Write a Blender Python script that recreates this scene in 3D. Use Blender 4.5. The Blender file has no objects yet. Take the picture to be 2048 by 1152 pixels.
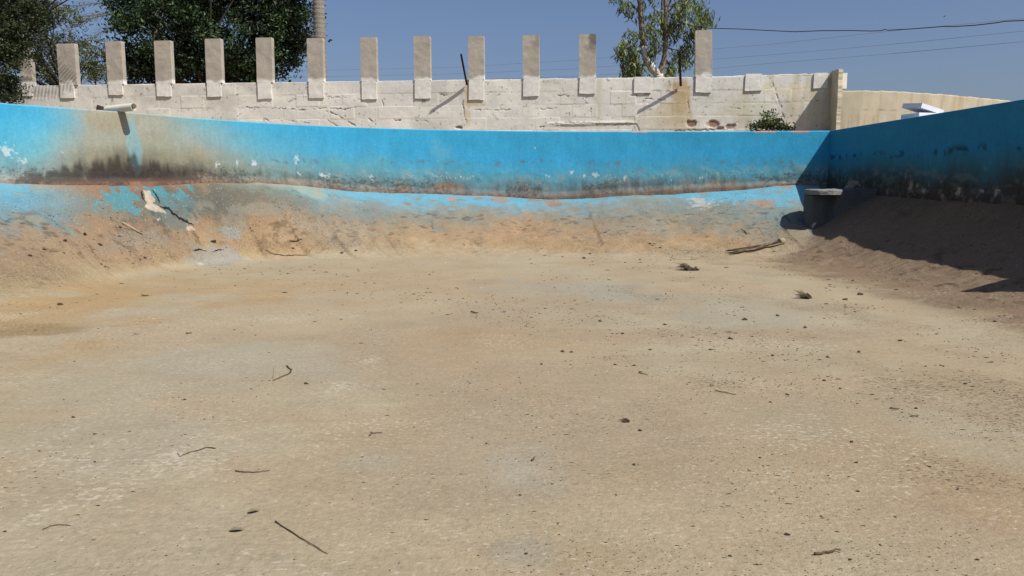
import bpy, math, random
import numpy as np
from mathutils import Vector, Matrix
random.seed(7); rng = np.random.default_rng(7)
S = bpy.context.scene
COL = S.collection
# ------------------------------------------------------------------ camera
F = 1560.0; CZ = 1.4; HOR = 375.0
TH = math.atan((576-HOR)/F)
cd = bpy.data.cameras.new('camera'); cam = bpy.data.objects.new('camera', cd); COL.objects.link(cam)
cam.location = (0, 0, CZ); cam.rotation_euler = (math.pi/2-TH, 0, 0)
cd.sensor_width = 36; cd.lens = F/2048*36; cd.clip_start = 0.05; cd.clip_end = 5000
S.camera = cam
S.render.resolution_x = 1024; S.render.resolution_y = 576
# ------------------------------------------------------------------ light
L = Vector((-0.62, 0.50, -1.0)).normalized()          # direction the sunlight travels
ELEV = math.asin(-L.z); ROT = math.atan2(-L.x, -L.y)
W = bpy.data.worlds.new("World"); S.world = W; W.use_nodes = True
wn = W.node_tree.nodes; wl = W.node_tree.links
sky = wn.new('ShaderNodeTexSky'); sky.sky_type = 'NISHITA'; sky.sun_disc = False
sky.sun_elevation = ELEV; sky.sun_rotation = ROT
sky.air_density = 1.0; sky.dust_density = 2.6; sky.ozone_density = 2.0; sky.altitude = 100
bg = wn['Background']; bg.inputs['Strength'].default_value = 0.066
tint = wn.new('ShaderNodeMix'); tint.data_type = 'RGBA'; tint.blend_type = 'MULTIPLY'; tint.inputs['Factor'].default_value = 1
tint.inputs['B'].default_value = (1.02, 1.06, 1.24, 1); wl.new(sky.outputs[0], tint.inputs['A']); wl.new(tint.outputs['Result'], bg.inputs[0])
sd = bpy.data.lights.new('sun', 'SUN'); sd.energy = 5.0; sd.angle = math.radians(0.5); sd.color = (1.0, 0.965, 0.90)
so = bpy.data.objects.new('sun', sd); COL.objects.link(so); so.location = (20, -15, 30)
so.rotation_euler = L.to_track_quat('-Z', 'Y').to_euler()
S.view_settings.view_transform = 'Standard'; S.view_settings.look = 'None'
S.view_settings.exposure = 0.25; S.view_settings.gamma = 1.0
# ------------------------------------------------------------------ helpers
def lin(c):
    c = np.asarray(c, float)/255.0
    return np.where(c <= 0.04045, c/12.92, ((c+0.055)/1.055)**2.4)
def hash2(ix, iy, seed):
    n = (ix.astype(np.int64)*374761393 + iy.astype(np.int64)*668265263 + seed*1274126177) & 0x7fffffff
    n = ((n ^ (n >> 13))*1274126177) & 0x7fffffff
    return ((n ^ (n >> 16)) & 0xffff)/65535.0
def vnoise(x, y, seed=0):
    x = np.asarray(x, float); y = np.asarray(y, float)
    ix = np.floor(x); iy = np.floor(y); fx = x-ix; fy = y-iy
    fx = fx*fx*(3-2*fx); fy = fy*fy*(3-2*fy)
    a = hash2(ix, iy, seed); b = hash2(ix+1, iy, seed); c = hash2(ix, iy+1, seed); d = hash2(ix+1, iy+1, seed)
    return (a*(1-fx)+b*fx)*(1-fy)+(c*(1-fx)+d*fx)*fy
def fbm(x, y, seed=0, o=4, g=0.5):
    v = 0; a = 1; t = 0
    for k in range(o):
        v = v+a*vnoise(x*2**k+k*17.3, y*2**k-k*9.1, seed+k); t += a; a *= g
    return v/t                                         # 0..1, mean .5
def sstep(a, b, x):
    t = np.clip((x-a)/(b-a), 0, 1); return t*t*(3-2*t)
def mix(a, b, f):
    f = np.asarray(f)[..., None]; return a*(1-f)+b*f
def tag(o, label=None, cat=None, group=None, kind=None):
    if label: o['label'] = label
    if cat: o['category'] = cat
    if group: o['group'] = group
    if kind: o['kind'] = kind
    return o
def link(name, me, mat=None, parent=None):
    o = bpy.data.objects.new(name, me); COL.objects.link(o)
    if mat: me.materials.append(mat)
    if parent: o.parent = parent
    return o
def empty(name, loc):
    o = bpy.data.objects.new(name, None); COL.objects.link(o); o.location = loc; o.empty_display_size = 0.2
    return o
def np_mesh(name, V, Fq, col=None, smooth=True, mask=None):
    """V (n,3), Fq (m,k) all faces with the same number of corners"""
    V = np.asarray(V, np.float32); Fq = np.asarray(Fq, np.int32)
    me = bpy.data.meshes.new(name); k = Fq.shape[1]
    me.vertices.add(len(V)); me.vertices.foreach_set('co', V.ravel())
    me.loops.add(Fq.size); me.loops.foreach_set('vertex_index', Fq.ravel())
    me.polygons.add(len(Fq)); me.polygons.foreach_set('loop_start', np.arange(0, Fq.size, k, dtype=np.int32))
    me.polygons.foreach_set('loop_total', np.full(len(Fq), k, np.int32))
    me.polygons.foreach_set('use_smooth', np.full(len(Fq), smooth, bool))
    me.update(calc_edges=True); me.validate()
    if col is not None:
        a = me.color_attributes.new('Col', 'FLOAT_COLOR', 'POINT')
        c = np.ones((len(V), 4), np.float32); c[:, :3] = col; a.data.foreach_set('color', c.ravel())
    if mask is not None:
        a = me.color_attributes.new('Mask', 'FLOAT_COLOR', 'POINT')
        c = np.ones((len(V), 4), np.float32); c[:, :3] = mask; a.data.foreach_set('color', c.ravel())
    return me
def grid_faces(nu, nv):
    i = np.arange(nu-1)[:, None]*nv+np.arange(nv-1)[None, :]
    i = i.ravel(); return np.stack([i, i+nv, i+nv+1, i+1], 1)
class MB:
    def __init__(s): s.v = []; s.f = []; s.c = []
    def add(s, v, f, c=None):
        b = len(s.v); s.v += [tuple(p) for p in v]; s.f += [tuple(b+i for i in q) for q in f]
        s.c += [tuple(c) if c is not None else (1, 1, 1)]*len(v)
    def tube(s, pts, rad, n=8, c=None, cap=True, flat=1.0):
        pts = [Vector(p) for p in pts]
        if not hasattr(rad, '__len__'): rad = [rad]*len(pts)
        V = []; up = None
        for i, p in enumerate(pts):
            d = (pts[min(i+1, len(pts)-1)]-pts[max(i-1, 0)]).normalized()
            if up is None: up = Vector((0, 0, 1)) if abs(d.z) < .9 else Vector((1, 0, 0))
            a = d.cross(up).normalized(); b = a.cross(d).normalized(); up = b
            for k in range(n):
                t = 2*math.pi*k/n; V.append(p+(a*math.cos(t)+b*math.sin(t)*flat)*rad[i])
        Q = []
        for i in range(len(pts)-1):
            for k in range(n):
                Q.append((i*n+k, i*n+(k+1) % n, (i+1)*n+(k+1) % n, (i+1)*n+k))
        if cap: Q.append(tuple(range(n))[::-1]); Q.append(tuple((len(pts)-1)*n+k for k in range(n)))
        s.add(V, Q, c)
    def box(s, c0, size, rot=None, c=None, jit=0):
        V = []
        for z in (-.5, .5):
            for x, y in ((-.5, -.5), (.5, -.5), (.5, .5), (-.5, .5)):
                p = Vector((x*size[0], y*size[1], z*size[2]))
                if jit: p += Vector([random.uniform(-jit, jit) for _ in range(3)])
                if rot: p = rot @ p
                V.append(p+Vector(c0))
        s.add(V, [(3, 2, 1, 0), (4, 5, 6, 7), (0, 1, 5, 4), (1, 2, 6, 5), (2, 3, 7, 6), (3, 0, 4, 7)], c)
    def build(s, name, mat, parent=None, smooth=False, org=None):
        me = bpy.data.meshes.new(name)
        o0 = Vector(org) if org is not None else Vector((0, 0, 0))
        me.from_pydata([Vector(p)-o0 for p in s.v], [], s.f); me.update()
        a = me.color_attributes.new('Col', 'FLOAT_COLOR', 'POINT')
        c = np.ones((len(s.v), 4), np.float32); c[:, :3] = np.array(s.c, np.float32); a.data.foreach_set('color', c.ravel())
        if smooth: me.polygons.foreach_set('use_smooth', [True]*len(me.polygons))
        o = link(name, me, mat, parent)
        if org is not None and parent is None: o.location = o0
        return o
def material(name, color=None, rough=0.9, spec=0.2, n1=(1.5, .15), n2=(30, .15), bump=(40, .3, .01), specks=None, streak=None, transl=0, mask=None):
    """vertex colour (or flat colour) broken up by noise at two scales, bump, dark and pale specks"""
    m = bpy.data.materials.new(name); m.use_nodes = True; N = m.node_tree.nodes; K = m.node_tree.links
    b = N['Principled BSDF']; b.inputs['Roughness'].default_value = rough; b.inputs['Specular IOR Level'].default_value = spec
    tc = N.new('ShaderNodeTexCoord'); co = tc.outputs['Object']
    if color is None:
        at = N.new('ShaderNodeVertexColor'); at.layer_name = 'Col'; cur = at.outputs['Color']
    else:
        r = N.new('ShaderNodeRGB'); r.outputs[0].default_value = (*color, 1); cur = r.outputs[0]
    def noise(scale, detail=6, vec=None, rgh=.6):
        t = N.new('ShaderNodeTexNoise'); t.inputs['Scale'].default_value = scale; t.inputs['Detail'].default_value = detail
        t.inputs['Roughness'].default_value = rgh; K.new(vec or co, t.inputs['Vector']); return t.outputs['Fac']
    def ramp(src, a, b, lo, hi):
        r = N.new('ShaderNodeMapRange'); r.inputs['From Min'].default_value = a; r.inputs['From Max'].default_value = b
        r.inputs['To Min'].default_value = lo; r.inputs['To Max'].default_value = hi; K.new(src, r.inputs['Value']); return r.outputs[0]
    def mul(c, f):
        x = N.new('ShaderNodeMix'); x.data_type = 'RGBA'; x.blend_type = 'MULTIPLY'; x.inputs['Factor'].default_value = 1
        K.new(c, x.inputs['A']); K.new(f, x.inputs['B']); return x.outputs['Result']
    def blend(c, col, f):
        x = N.new('ShaderNodeMix'); x.data_type = 'RGBA'; K.new(f, x.inputs['Factor']); K.new(c, x.inputs['A'])
        x.inputs['B'].default_value = (*col, 1); return x.outputs['Result']
    for (sc, am) in (n1, n2):
        if am: cur = mul(cur, ramp(noise(sc), .3, .7, 1-am, 1+am))
    if streak:                                         # (mapping scale, noise scale, amount)
        mp = N.new('ShaderNodeMapping'); mp.inputs['Scale'].default_value = streak[0]; K.new(co, mp.inputs['Vector'])
        cur = mul(cur, ramp(noise(streak[1], 5, mp.outputs[0]), .35, .65, 1-streak[2], 1+streak[2]))
    for sp in specks or []:                            # (scale, lo, hi, colour, regional scale)
        f = ramp(noise(sp[0], 3), sp[1], sp[2], 0, 1)
        g = ramp(noise(sp[4], 3), .46, .6, 0, 1)
        mm = N.new('ShaderNodeMath'); mm.operation = 'MULTIPLY'; K.new(f, mm.inputs[0]); K.new(g, mm.inputs[1])
        cur = blend(cur, sp[3], mm.outputs[0])
    if mask:                                           # flecks whose density follows the Mask attribute: (channel, scale xyz, noise scale, gain, lo, hi, colour, strength)
        at2 = N.new('ShaderNodeVertexColor'); at2.layer_name = 'Mask'; sx = N.new('ShaderNodeSeparateColor'); K.new(at2.outputs['Color'], sx.inputs[0])
        for (ch, sc3, ns, gain, lo, hi, colr, stg) in mask:
            mp = N.new('ShaderNodeMapping'); mp.inputs['Scale'].default_value = sc3; K.new(co, mp.inputs['Vector'])
            q = N.new('ShaderNodeMath'); q.operation = 'MULTIPLY_ADD'; K.new(sx.outputs[ch], q.inputs[0]); q.inputs[1].default_value = gain
            K.new(noise(ns, 6, mp.outputs[0], .62), q.inputs[2]); cur = blend(cur, colr, ramp(q.outputs[0], lo, hi, 0, stg))
    K.new(cur, b.inputs['Base Color'])
    if bump:
        bp = N.new('ShaderNodeBump'); bp.inputs['Strength'].default_value = bump[1]; bp.inputs['Distance'].default_value = bump[2]
        K.new(noise(bump[0], 8, None, .65), bp.inputs['Height']); K.new(bp.outputs[0], b.inputs['Normal'])
    if transl:
        tr = N.new('ShaderNodeBsdfTranslucent'); K.new(cur, tr.inputs['Color'])
        ms = N.new('ShaderNodeMixShader'); ms.inputs[0].default_value = transl
        out = N['Material Output']; K.new(b.outputs[0], ms.inputs[1]); K.new(tr.outputs[0], ms.inputs[2]); K.new(ms.outputs[0], out.inputs['Surface'])
    return m
# pixel of the 2048 px photograph -> ray
cT, sT = math.cos(TH), math.sin(TH)
def ray(px, py):
    u = (px-1024)/F; v = (576-py)/F
    return np.array([u, cT+v*sT, -sT+v*cT])
def at_z(px, py, z):
    d = ray(px, py); t = (z-CZ)/d[2]; return np.array([0, 0, CZ])+d*t
def at_y(px, py, y):
    d = ray(px, py); t = y/d[1]; return Vector((d[0]*t, y, CZ+d[2]*t))
def sl(py):                                            # rise per metre of distance for a pixel row
    v = (576-py)/F; return (-sT+v*cT)/(cT+v*sT)
# ------------------------------------------------------------------ plan of the basin
H = 2.74
rp = [(1660, 262), (1500, 263.2), (1300, 264.2), (1150, 264.0), (1000, 262.6), (880, 260.6), (780, 258), (690, 254.8), (600, 250.8), (512, 245.6), (430, 240), (362, 234.6), (300, 229), (230, 222.3), (150, 216.5), (70, 212.6), (0, 210)]
plan = [at_z(x, y, H)[:2] for x, y in rp]
def smooth_poly(P, n):
    P = np.array(P); t = np.r_[0, np.cumsum(np.linalg.norm(np.diff(P, axis=0), axis=1))]
    for _ in range(2):
        Q = P.copy(); Q[1:-1] = .25*P[:-2]+.5*P[1:-1]+.25*P[2:]; P = Q
    q = np.linspace(0, t[-1], n); t2 = np.r_[0, np.cumsum(np.linalg.norm(np.diff(P, axis=0), axis=1))]
    q = q/t[-1]*t2[-1]; return np.stack([np.interp(q, t2, P[:, 0]), np.interp(q, t2, P[:, 1])], 1)
back = smooth_poly(plan+[(-9.7, 10.3), (-10.2, 8.0), (-10.3, 4), (-10.3, -1), (-10.2, -6)], 90)
rr = at_z(2048, 199, H)[:2]
right_near = np.array([rr[0]+.35, -6.0])
rightp = np.array([right_near, rr+(rr-back[0])*.0, back[0]])
RIM = np.vstack([back, [[0, -6.3]], right_near[None], np.linspace(right_near, rr, 8)[1:-1], np.linspace(rr, back[0], 8)])   # closed (last = first)
SEG0 = RIM[:-1]; SEG1 = RIM[1:]; SL = np.linalg.norm(SEG1-SEG0, axis=1); SC = np.r_[0, np.cumsum(SL)]; LT = SC[-1]
S_BACK = SC[89]; S_RIGHT0 = SC[91]; S_RIGHT1 = LT
def nearest2(x, y):
    """distance and arc length for the curved wall and for the straight right wall, separately"""
    x = np.asarray(x, float); y = np.asarray(y, float); out = []
    for m_ in (SC[:-1] < S_RIGHT0-1e-6, SC[:-1] >= S_RIGHT0-1e-6):
        best = np.full(x.shape, 1e9); bs = np.zeros(x.shape)
        for a, b, l, s0 in zip(SEG0[m_], SEG1[m_], SL[m_], SC[:-1][m_]):
            ex, ey = (b-a)/l; t = np.clip((x-a[0])*ex+(y-a[1])*ey, 0, l)
            d = (x-a[0]-ex*t)**2+(y-a[1]-ey*t)**2; m = d < best; best = np.where(m, d, best); bs = np.where(m, s0+t, bs)
        out += [np.sqrt(best), bs]
    return out
def nearest(x, y):
    x = np.asarray(x, float); y = np.asarray(y, float)
    best = np.full(x.shape, 1e9); bs = np.zeros(x.shape); ins = np.zeros(x.shape, bool)
    for a, b, l, s0 in zip(SEG0, SEG1, SL, SC):
        ex, ey = (b-a)/l; t = np.clip((x-a[0])*ex+(y-a[1])*ey, 0, l)
        d = (x-a[0]-ex*t)**2+(y-a[1]-ey*t)**2
        m = d < best; best = np.where(m, d, best); bs = np.where(m, s0+t, bs)
        c = ((a[1] > y) != (b[1] > y)) & (x < (b[0]-a[0])*(y-a[1])/((b[1]-a[1]) if abs(b[1]-a[1]) > 1e-9 else 1e-9)+a[0])
        ins ^= c
    d = np.sqrt(best); return np.where(ins, d, -d), bs
def rim_xy(s):
    return np.stack([np.interp(s, SC, RIM[:, 0]), np.interp(s, SC, RIM[:, 1])], -1)
pxs = np.array([1024+F*p[0]/(p[1]*cT-(H-CZ)*sT) for p in back[:75]])
k0 = int(np.argmin(pxs[:70]))
def px_s(px):                                          # back / left wall
    return float(np.interp(-px, -pxs[:k0+1], SC[:k0+1]))
def px_sr(px):                                         # right wall
    ss = np.linspace(S_RIGHT1-9, S_RIGHT1, 200); P = rim_xy(ss); q = 1024+F*P[:, 0]/(P[:, 1]*cT-(H-CZ)*sT)
    return float(np.interp(-px, -q, ss))
def wall_sz(px, py):
    s = px_s(px); P = rim_xy(s); return s, CZ+P[1]*sl(py)
# height of the wall foot (top of the bank) along the rim
jx = [(1640, 370), (1595, 369), (1550, 371), (1450, 376), (1350, 381), (1250, 386), (1150, 393), (1100, 396), (1000, 392), (900, 388), (800, 385), (690, 380), (620, 371), (560, 365), (500, 362), (400, 362), (300, 366), (200, 367), (100, 368), (0, 363)]
JS = [0.0]; JZ = [1.38]
for x, y in jx: s, z = wall_sz(x, y); JS.append(s); JZ.append(z)
JS += [S_BACK-2, S_RIGHT0, S_RIGHT1-8, S_RIGHT1-2.5, S_RIGHT1]; JZ += [1.3, 1.15, 1.15, 1.26, 1.36]
def zj(s): return np.interp(s, JS, JZ)
# width of the bank
wx = [(1480, 520), (1350, 517), (1200, 516), (1000, 515), (850, 516), (700, 517), (600, 517), (520, 519), (420, 527), (320, 541), (220, 562), (120, 582), (20, 602)]
P = np.array([at_z(x, y, 0)[:2] for x, y in wx]); wd, ws = nearest(P[:, 0], P[:, 1])
P2 = np.array([at_z(x, y, 0)[:2] for x, y in ((2048, 652), (1900, 618), (1750, 578), (1620, 545))]); wd2, ws2 = nearest(P2[:, 0], P2[:, 1])
o1 = np.argsort(ws); o2 = np.argsort(ws2)
WS = np.r_[0, ws[o1], S_BACK-4, S_RIGHT0, ws2[o2], S_RIGHT1]; WW = np.r_[wd[o1][0], wd[o1], 2.2, 2.4, wd2[o2], wd2[o2][-1]]
def bw(s): return np.interp(s, WS, WW)
def prof(d, s, ex):
    t = np.clip(d, 0, None)/(bw(s)*1.02)
    k = .11; g = k*np.log1p(np.exp(np.clip((1-t)/k, -30, 30)))/(k*np.log1p(math.exp(1/k)))   # planar with a soft toe
    return g**ex
def bank(x, y):
    d1, s1, d2, s2 = nearest2(x, y)
    g1 = prof(d1, s1, 1.0); g2 = prof(d2, s2, np.interp(s2, [S_RIGHT1-5.5, S_RIGHT1-1.5], [2.5, 1.35])); h1 = zj(s1)*g1; h2 = zj(s2)*g2
    w = 1/(1+np.exp(-np.clip((h2-h1)/.05, -30, 30))); z = h1*(1-w)+h2*w
    return z, (d1, s1, g1), (d2, s2, g2), w
def ground_h(x, y, full=False):
    z, (d1, s1, g1), (d2, s2, g2), w = bank(x, y); g = g1*(1-w)+g2*w
    a = sstep(.02, .35, z); e1 = (fbm(s1*1.6, d1*.6, 11, 3)-.5)*.10; e2 = (fbm(s2*2.2, d2*.5, 12, 3)-.5)*.10
    n = (fbm(x*1.1, y*1.1, 3, 4)-.5)*.06*a + (e1*(1-w)+e2*w)*a*(1-sstep(.75, 1, g))
    n += (fbm(x*7, y*7, 5, 3)-.5)*.035*sstep(.01, .1, z)*(1-sstep(.8, 1.2, z))
    n += (fbm(x*.6, y*.6, 21, 4)-.5)*.04*(1-a)+(fbm(x*5, y*5, 23, 3)-.5)*.008
    if full: return z+n, (d1, s1, g1), (d2, s2, g2), w
    return z+n, np.minimum(d1, d2), np.where(w > .5, s2, s1), g
def hit(px, py):                                       # where a pixel's ray meets floor or bank
    d = ray(px, py); t = np.linspace(2, 22, 2500); X = d[0]*t; Y = d[1]*t; Z = CZ+d[2]*t
    h = ground_h(X, Y)[0]; i = int(np.argmax(Z < h)); 
    return Vector((X[i], Y[i], h[i]))
def gz(x, y): return float(ground_h(np.array([x]), np.array([y]))[0][0])
# colours -------------------------------------------------------------
KF, KW = 1.62, 1.0                                     # how strongly floor and walls are lit (photo colour -> albedo)
def columns(s, t, cols, stops):
    """cols: list of (s, [rgb...]) ; stops descending t"""
    S_ = np.array([c[0] for c in cols]); o = np.argsort(S_); S_ = S_[o]
    C = lin(np.array([cols[i][1] for i in o]))        # (ncol, nstop, 3)
    T = np.array(stops)[::-1]; out = np.zeros(s.shape+(3,))
    for ch in range(3):
        tab = np.stack([np.interp(s, S_, C[:, k, ch]) for k in range(len(stops))], -1)[..., ::-1]
        idx = np.clip(np.searchsorted(T, t)-1, 0, len(T)-2)
        a = np.take_along_axis(tab, idx[..., None], -1)[..., 0]; b = np.take_along_axis(tab, (idx+1)[..., None], -1)[..., 0]
        f = np.clip((t-T[idx])/(T[idx+1]-T[idx]), 0, 1); out[..., ch] = a*(1-f)+b*f
    return out
def poly_dist(x, y, pts):
    b = np.full(x.shape, 1e9)
    for (a, c) in zip(pts[:-1], pts[1:]):
        a = np.array(a, float); c = np.array(c, float); e = c-a; l = max(np.hypot(*e), 1e-6); e = e/l
        t = np.clip((x-a[0])*e[0]+(y-a[1])*e[1], 0, l); b = np.minimum(b, np.hypot(x-a[0]-e[0]*t, y-a[1]-e[1]*t))
    return b
# ------------------------------------------------------------------ floor and bank: one sheet of terrain
M_ground = material('dry_silt', n1=(1.7, .05), n2=(30, .13), bump=(48, .7, .014), rough=.95, spec=.1, streak=((.5, 1.3, 1), 8, .04),
    mask=[('Red', (.9, 1.2, 1), 30, .17, .60, .70, tuple(lin((218, 208, 188))/1.62), .7), ('Green', (.75, 1.25, 1), 42, .12, .66, .71, (.06, .045, .032), .75), ('Green', (1, 1, 1), 7, .20, .60, .78, tuple(lin((152, 130, 104))/1.62), .25)])
gx = np.linspace(-10.9, 8.9, 640)
gy = np.r_[np.linspace(-6.4, 1.8, 40), np.arange(1.85, 9.5, .04), np.arange(9.5, 19.0, .023)]
X, Y = np.meshgrid(gx, gy, indexing='ij'); X = X.ravel(); Y = Y.ravel()
Z, (D1, S1, G1_), (D2, S2_, G2_), Wt = ground_h(X, Y, True); D = nearest(X, Y)[0]; Sg = np.where(Wt > .5, S2_, S1); G = G1_*(1-Wt)+G2_**.42*Wt
wob = (fbm(X*1.3, Y*1.3, 31, 4)-.5)*.34+(fbm(X*6, Y*6, 35, 5)-.5)*.30
Gp = np.clip(G+wob*np.clip((1-G)*8, 0, 1), 0, 1)
st = [1, .9, .8, .65, .5, .35, .2, 0]; FL = (186, 168, 141)
bc = [(0, [(150, 140, 125), (120, 160, 180), (120, 150, 165), (125, 135, 138), (150, 135, 115), (160, 135, 110), (165, 140, 112), (170, 150, 120)]),
 (px_s(1590), [(175, 145, 118), (115, 185, 218), (108, 175, 208), (125, 150, 160), (140, 142, 135), (150, 142, 125), (162, 145, 120), FL]),
 (px_s(1500), [(165, 150, 130), (92, 182, 222), (98, 180, 218), (120, 150, 158), (132, 145, 145), (145, 143, 132), (162, 147, 125), FL]),
 (px_s(1400), [(160, 150, 130), (105, 180, 215), (125, 165, 185), (128, 145, 148), (140, 142, 132), (165, 145, 120), (180, 150, 112), FL]),
 (px_s(1280), [(160, 140, 120), (125, 175, 195), (140, 160, 165), (134, 148, 146), (155, 145, 125), (176, 149, 120), (180, 153, 118), FL]),
 (px_s(1100), [(165, 120, 90), (100, 185, 225), (120, 175, 200), (150, 148, 135), (168, 145, 115), (178, 149, 118), (182, 154, 116), FL]),
 (px_s(950), [(165, 120, 90), (95, 185, 225), (115, 175, 205), (150, 150, 138), (162, 146, 122), (176, 149, 120), (181, 155, 119), FL]),
 (px_s(800), [(160, 125, 100), (98, 188, 226), (118, 178, 205), (145, 148, 142), (160, 148, 128), (174, 150, 120), (180, 152, 115), FL]),
 (px_s(690), [(165, 165, 155), (112, 180, 208), (120, 160, 175), (125, 142, 145), (155, 145, 128), (170, 150, 124), (175, 152, 120), FL]),
 (px_s(590), [(172, 172, 158), (140, 170, 172), (118, 145, 150), (125, 138, 138), (160, 142, 118), (160, 148, 132), (168, 150, 125), FL]),
 (px_s(510), [(165, 160, 145), (135, 145, 138), (122, 122, 112), (138, 126, 110), (166, 140, 112), (174, 146, 114), (180, 152, 118), (182, 158, 118)]),
 (px_s(410), [(150, 130, 110), (112, 112, 105), (105, 106, 100), (108, 110, 102), (150, 126, 98), (168, 141, 112), (176, 150, 116), (180, 158, 122)]),
 (px_s(310), [(155, 120, 98), (120, 112, 102), (108, 116, 112), (118, 122, 112), (152, 130, 106), (166, 140, 112), (172, 148, 112), (178, 158, 122)]),
 (px_s(230), [(152, 118, 98), (128, 112, 98), (126, 122, 112), (130, 120, 104), (154, 130, 106), (164, 138, 112), (170, 145, 114), (178, 158, 124)]),
 (px_s(140), [(155, 130, 110), (140, 135, 125), (128, 138, 138), (128, 135, 130), (155, 132, 108), (165, 136, 108), (168, 143, 112), (178, 158, 124)]),
 (px_s(60), [(165, 165, 150), (122, 162, 178), (118, 152, 168), (125, 143, 146), (158, 138, 115), (163, 138, 112), (167, 144, 114), (176, 157, 124)]),
 (px_s(0), [(150, 165, 165), (105, 165, 195), (108, 160, 186), (120, 146, 155), (158, 140, 118), (163, 138, 112), (167, 144, 114), (176, 157, 124)]),
 (S_BACK, [(150, 150, 145)]+[(110, 150, 170)]*2+[(150, 135, 115)]*4+[FL]),
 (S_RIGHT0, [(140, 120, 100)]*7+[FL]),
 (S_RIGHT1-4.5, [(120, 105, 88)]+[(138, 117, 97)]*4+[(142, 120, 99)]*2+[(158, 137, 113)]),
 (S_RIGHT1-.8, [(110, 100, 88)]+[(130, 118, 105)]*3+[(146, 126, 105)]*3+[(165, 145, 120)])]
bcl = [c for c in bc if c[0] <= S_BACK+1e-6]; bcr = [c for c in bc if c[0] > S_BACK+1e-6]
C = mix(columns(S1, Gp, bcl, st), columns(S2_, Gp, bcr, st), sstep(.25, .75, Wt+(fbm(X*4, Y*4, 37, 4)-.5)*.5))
# the surviving band of blue paint has hard, flaked edges; tan silt clings above the grey
tb = [(1640, .62), (1600, .66), (1500, .70), (1400, .76), (1340, .84), (1280, .93), (1200, .86), (1100, .84), (950, .82), (800, .80), (700, .86), (620, .96), (560, 1.1), (120, 1.1), (60, .98), (0, .92)]
ts = np.array([px_s(a) for a, _ in tb]); tv = np.array([b for _, b in tb])
ed = (fbm(X*2.2, Y*2.2, 531, 3)-.5)*.28+(fbm(S1*9, G*22, 533, 5)-.5)*.22
bm_ = sstep(0, .02, G+ed-np.interp(S1, ts, tv))*(1-sstep(.985, .995, G+(fbm(S1*5, S1*0, 535, 3)-.5)*.02))*(1-Wt)
bm_ *= 1-sstep(.60, .64, fbm(X*4.5, Y*4.5, 537, 5))
C = mix(C, lin((108, 178, 210))[None], bm_*.85)
tn = sstep(.56, .59, fbm(S1*2.6, G*6, 541, 6)+(.55-G)*.25)*sstep(.22, .35, G)*(1-sstep(.72, .8, G))*(1-Wt)*(S1 < px_s(660))
C = mix(C, lin((172, 148, 120))[None], tn*.3)
gn = sstep(.57, .60, fbm(S1*2.0, G*5, 543, 6))*sstep(.2, .35, G)*(1-sstep(.7, .8, G))*(1-Wt); C = mix(C, lin((148, 148, 138))[None], gn*.55); up_ = sstep(.42, .62, G+(fbm(X*3, Y*3, 545, 4)-.5)*.3)*(1-Wt)*(S1 < px_s(640)); C = mix(C, lin((142, 144, 137))[None], up_*(1-bm_)*.4)
# floor tints : (px, py, rx px, ry px, rgb, strength)
fl = (Z < .25)
base = np.tile(lin(FL), (len(X), 1))
nz = fbm(X*.45, Y*.45, 41, 5); base = mix(base, lin((174, 155, 132))[None], sstep(.5, .72, nz)*.7)
nz = fbm(X*.7+9, Y*.5, 43, 5); base = mix(base, lin((186, 173, 150))[None], sstep(.52, .7, nz)*.6)
nz = fbm(X*1.3+3, Y*1.1, 45, 5); base = mix(base, lin((180, 156, 130))[None], sstep(.56, .72, nz)*.35)
tints = [(60, 620, 330, 70, (185, 152, 105), .75), (60, 665, 160, 18, (140, 115, 78), .7), (330, 575, 350, 35, (184, 152, 110), .6), (800, 560, 500, 35, (186, 161, 130), .5),
 (1180, 578, 170, 22, (172, 168, 155), .9), (1500, 640, 190, 50, (176, 167, 150), .9), (1560, 610, 130, 30, (176, 166, 148), .6), (1800, 690, 260, 60, (182, 160, 132), .5), (1650, 600, 160, 24, (188, 166, 136), .5),
 (560, 720, 260, 35, (182, 173, 155), .8), (420, 760, 320, 60, (178, 168, 148), .6), (200, 900, 330, 110, (178, 169, 150), .6), (1330, 670, 360, 22, (168, 142, 114), .5), (1600, 720, 260, 30, (166, 145, 120), .4),
 (1030, 940, 90, 70, (180, 172, 156), .8), (740, 910, 110, 40, (178, 170, 152), .7), (1150, 1120, 260, 50, (170, 148, 116), .5), (1750, 900, 400, 120, (176, 154, 124), .6),
 (1500, 1090, 300, 60, (172, 150, 122), .5), (1960, 860, 180, 70, (184, 172, 150), .7), (1580, 850, 200, 50, (172, 160, 138), .5), (1050, 1110, 80, 40, (172, 165, 152), .7), (1900, 1000, 260, 100, (176, 150, 120), .5), (900, 680, 200, 60, (184, 156, 120), .4), (1950, 780, 180, 50, (172, 154, 126), .5)]
for (px, py, rx, ry, c, k) in tints:
    p = at_z(px, py, 0); rX = rx*p[1]/F; rY = abs(at_z(px, py-ry, 0)[1]-at_z(px, py+ry, 0)[1])/2
    r = np.hypot((X-p[0])/rX, (Y-p[1])/rY)+(fbm(X*1.6, Y*1.6, 51, 5)-.5)*2.6
    base = mix(base, lin(c)[None], (1-sstep(.3, 1.25, r))*k*.8)
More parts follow.
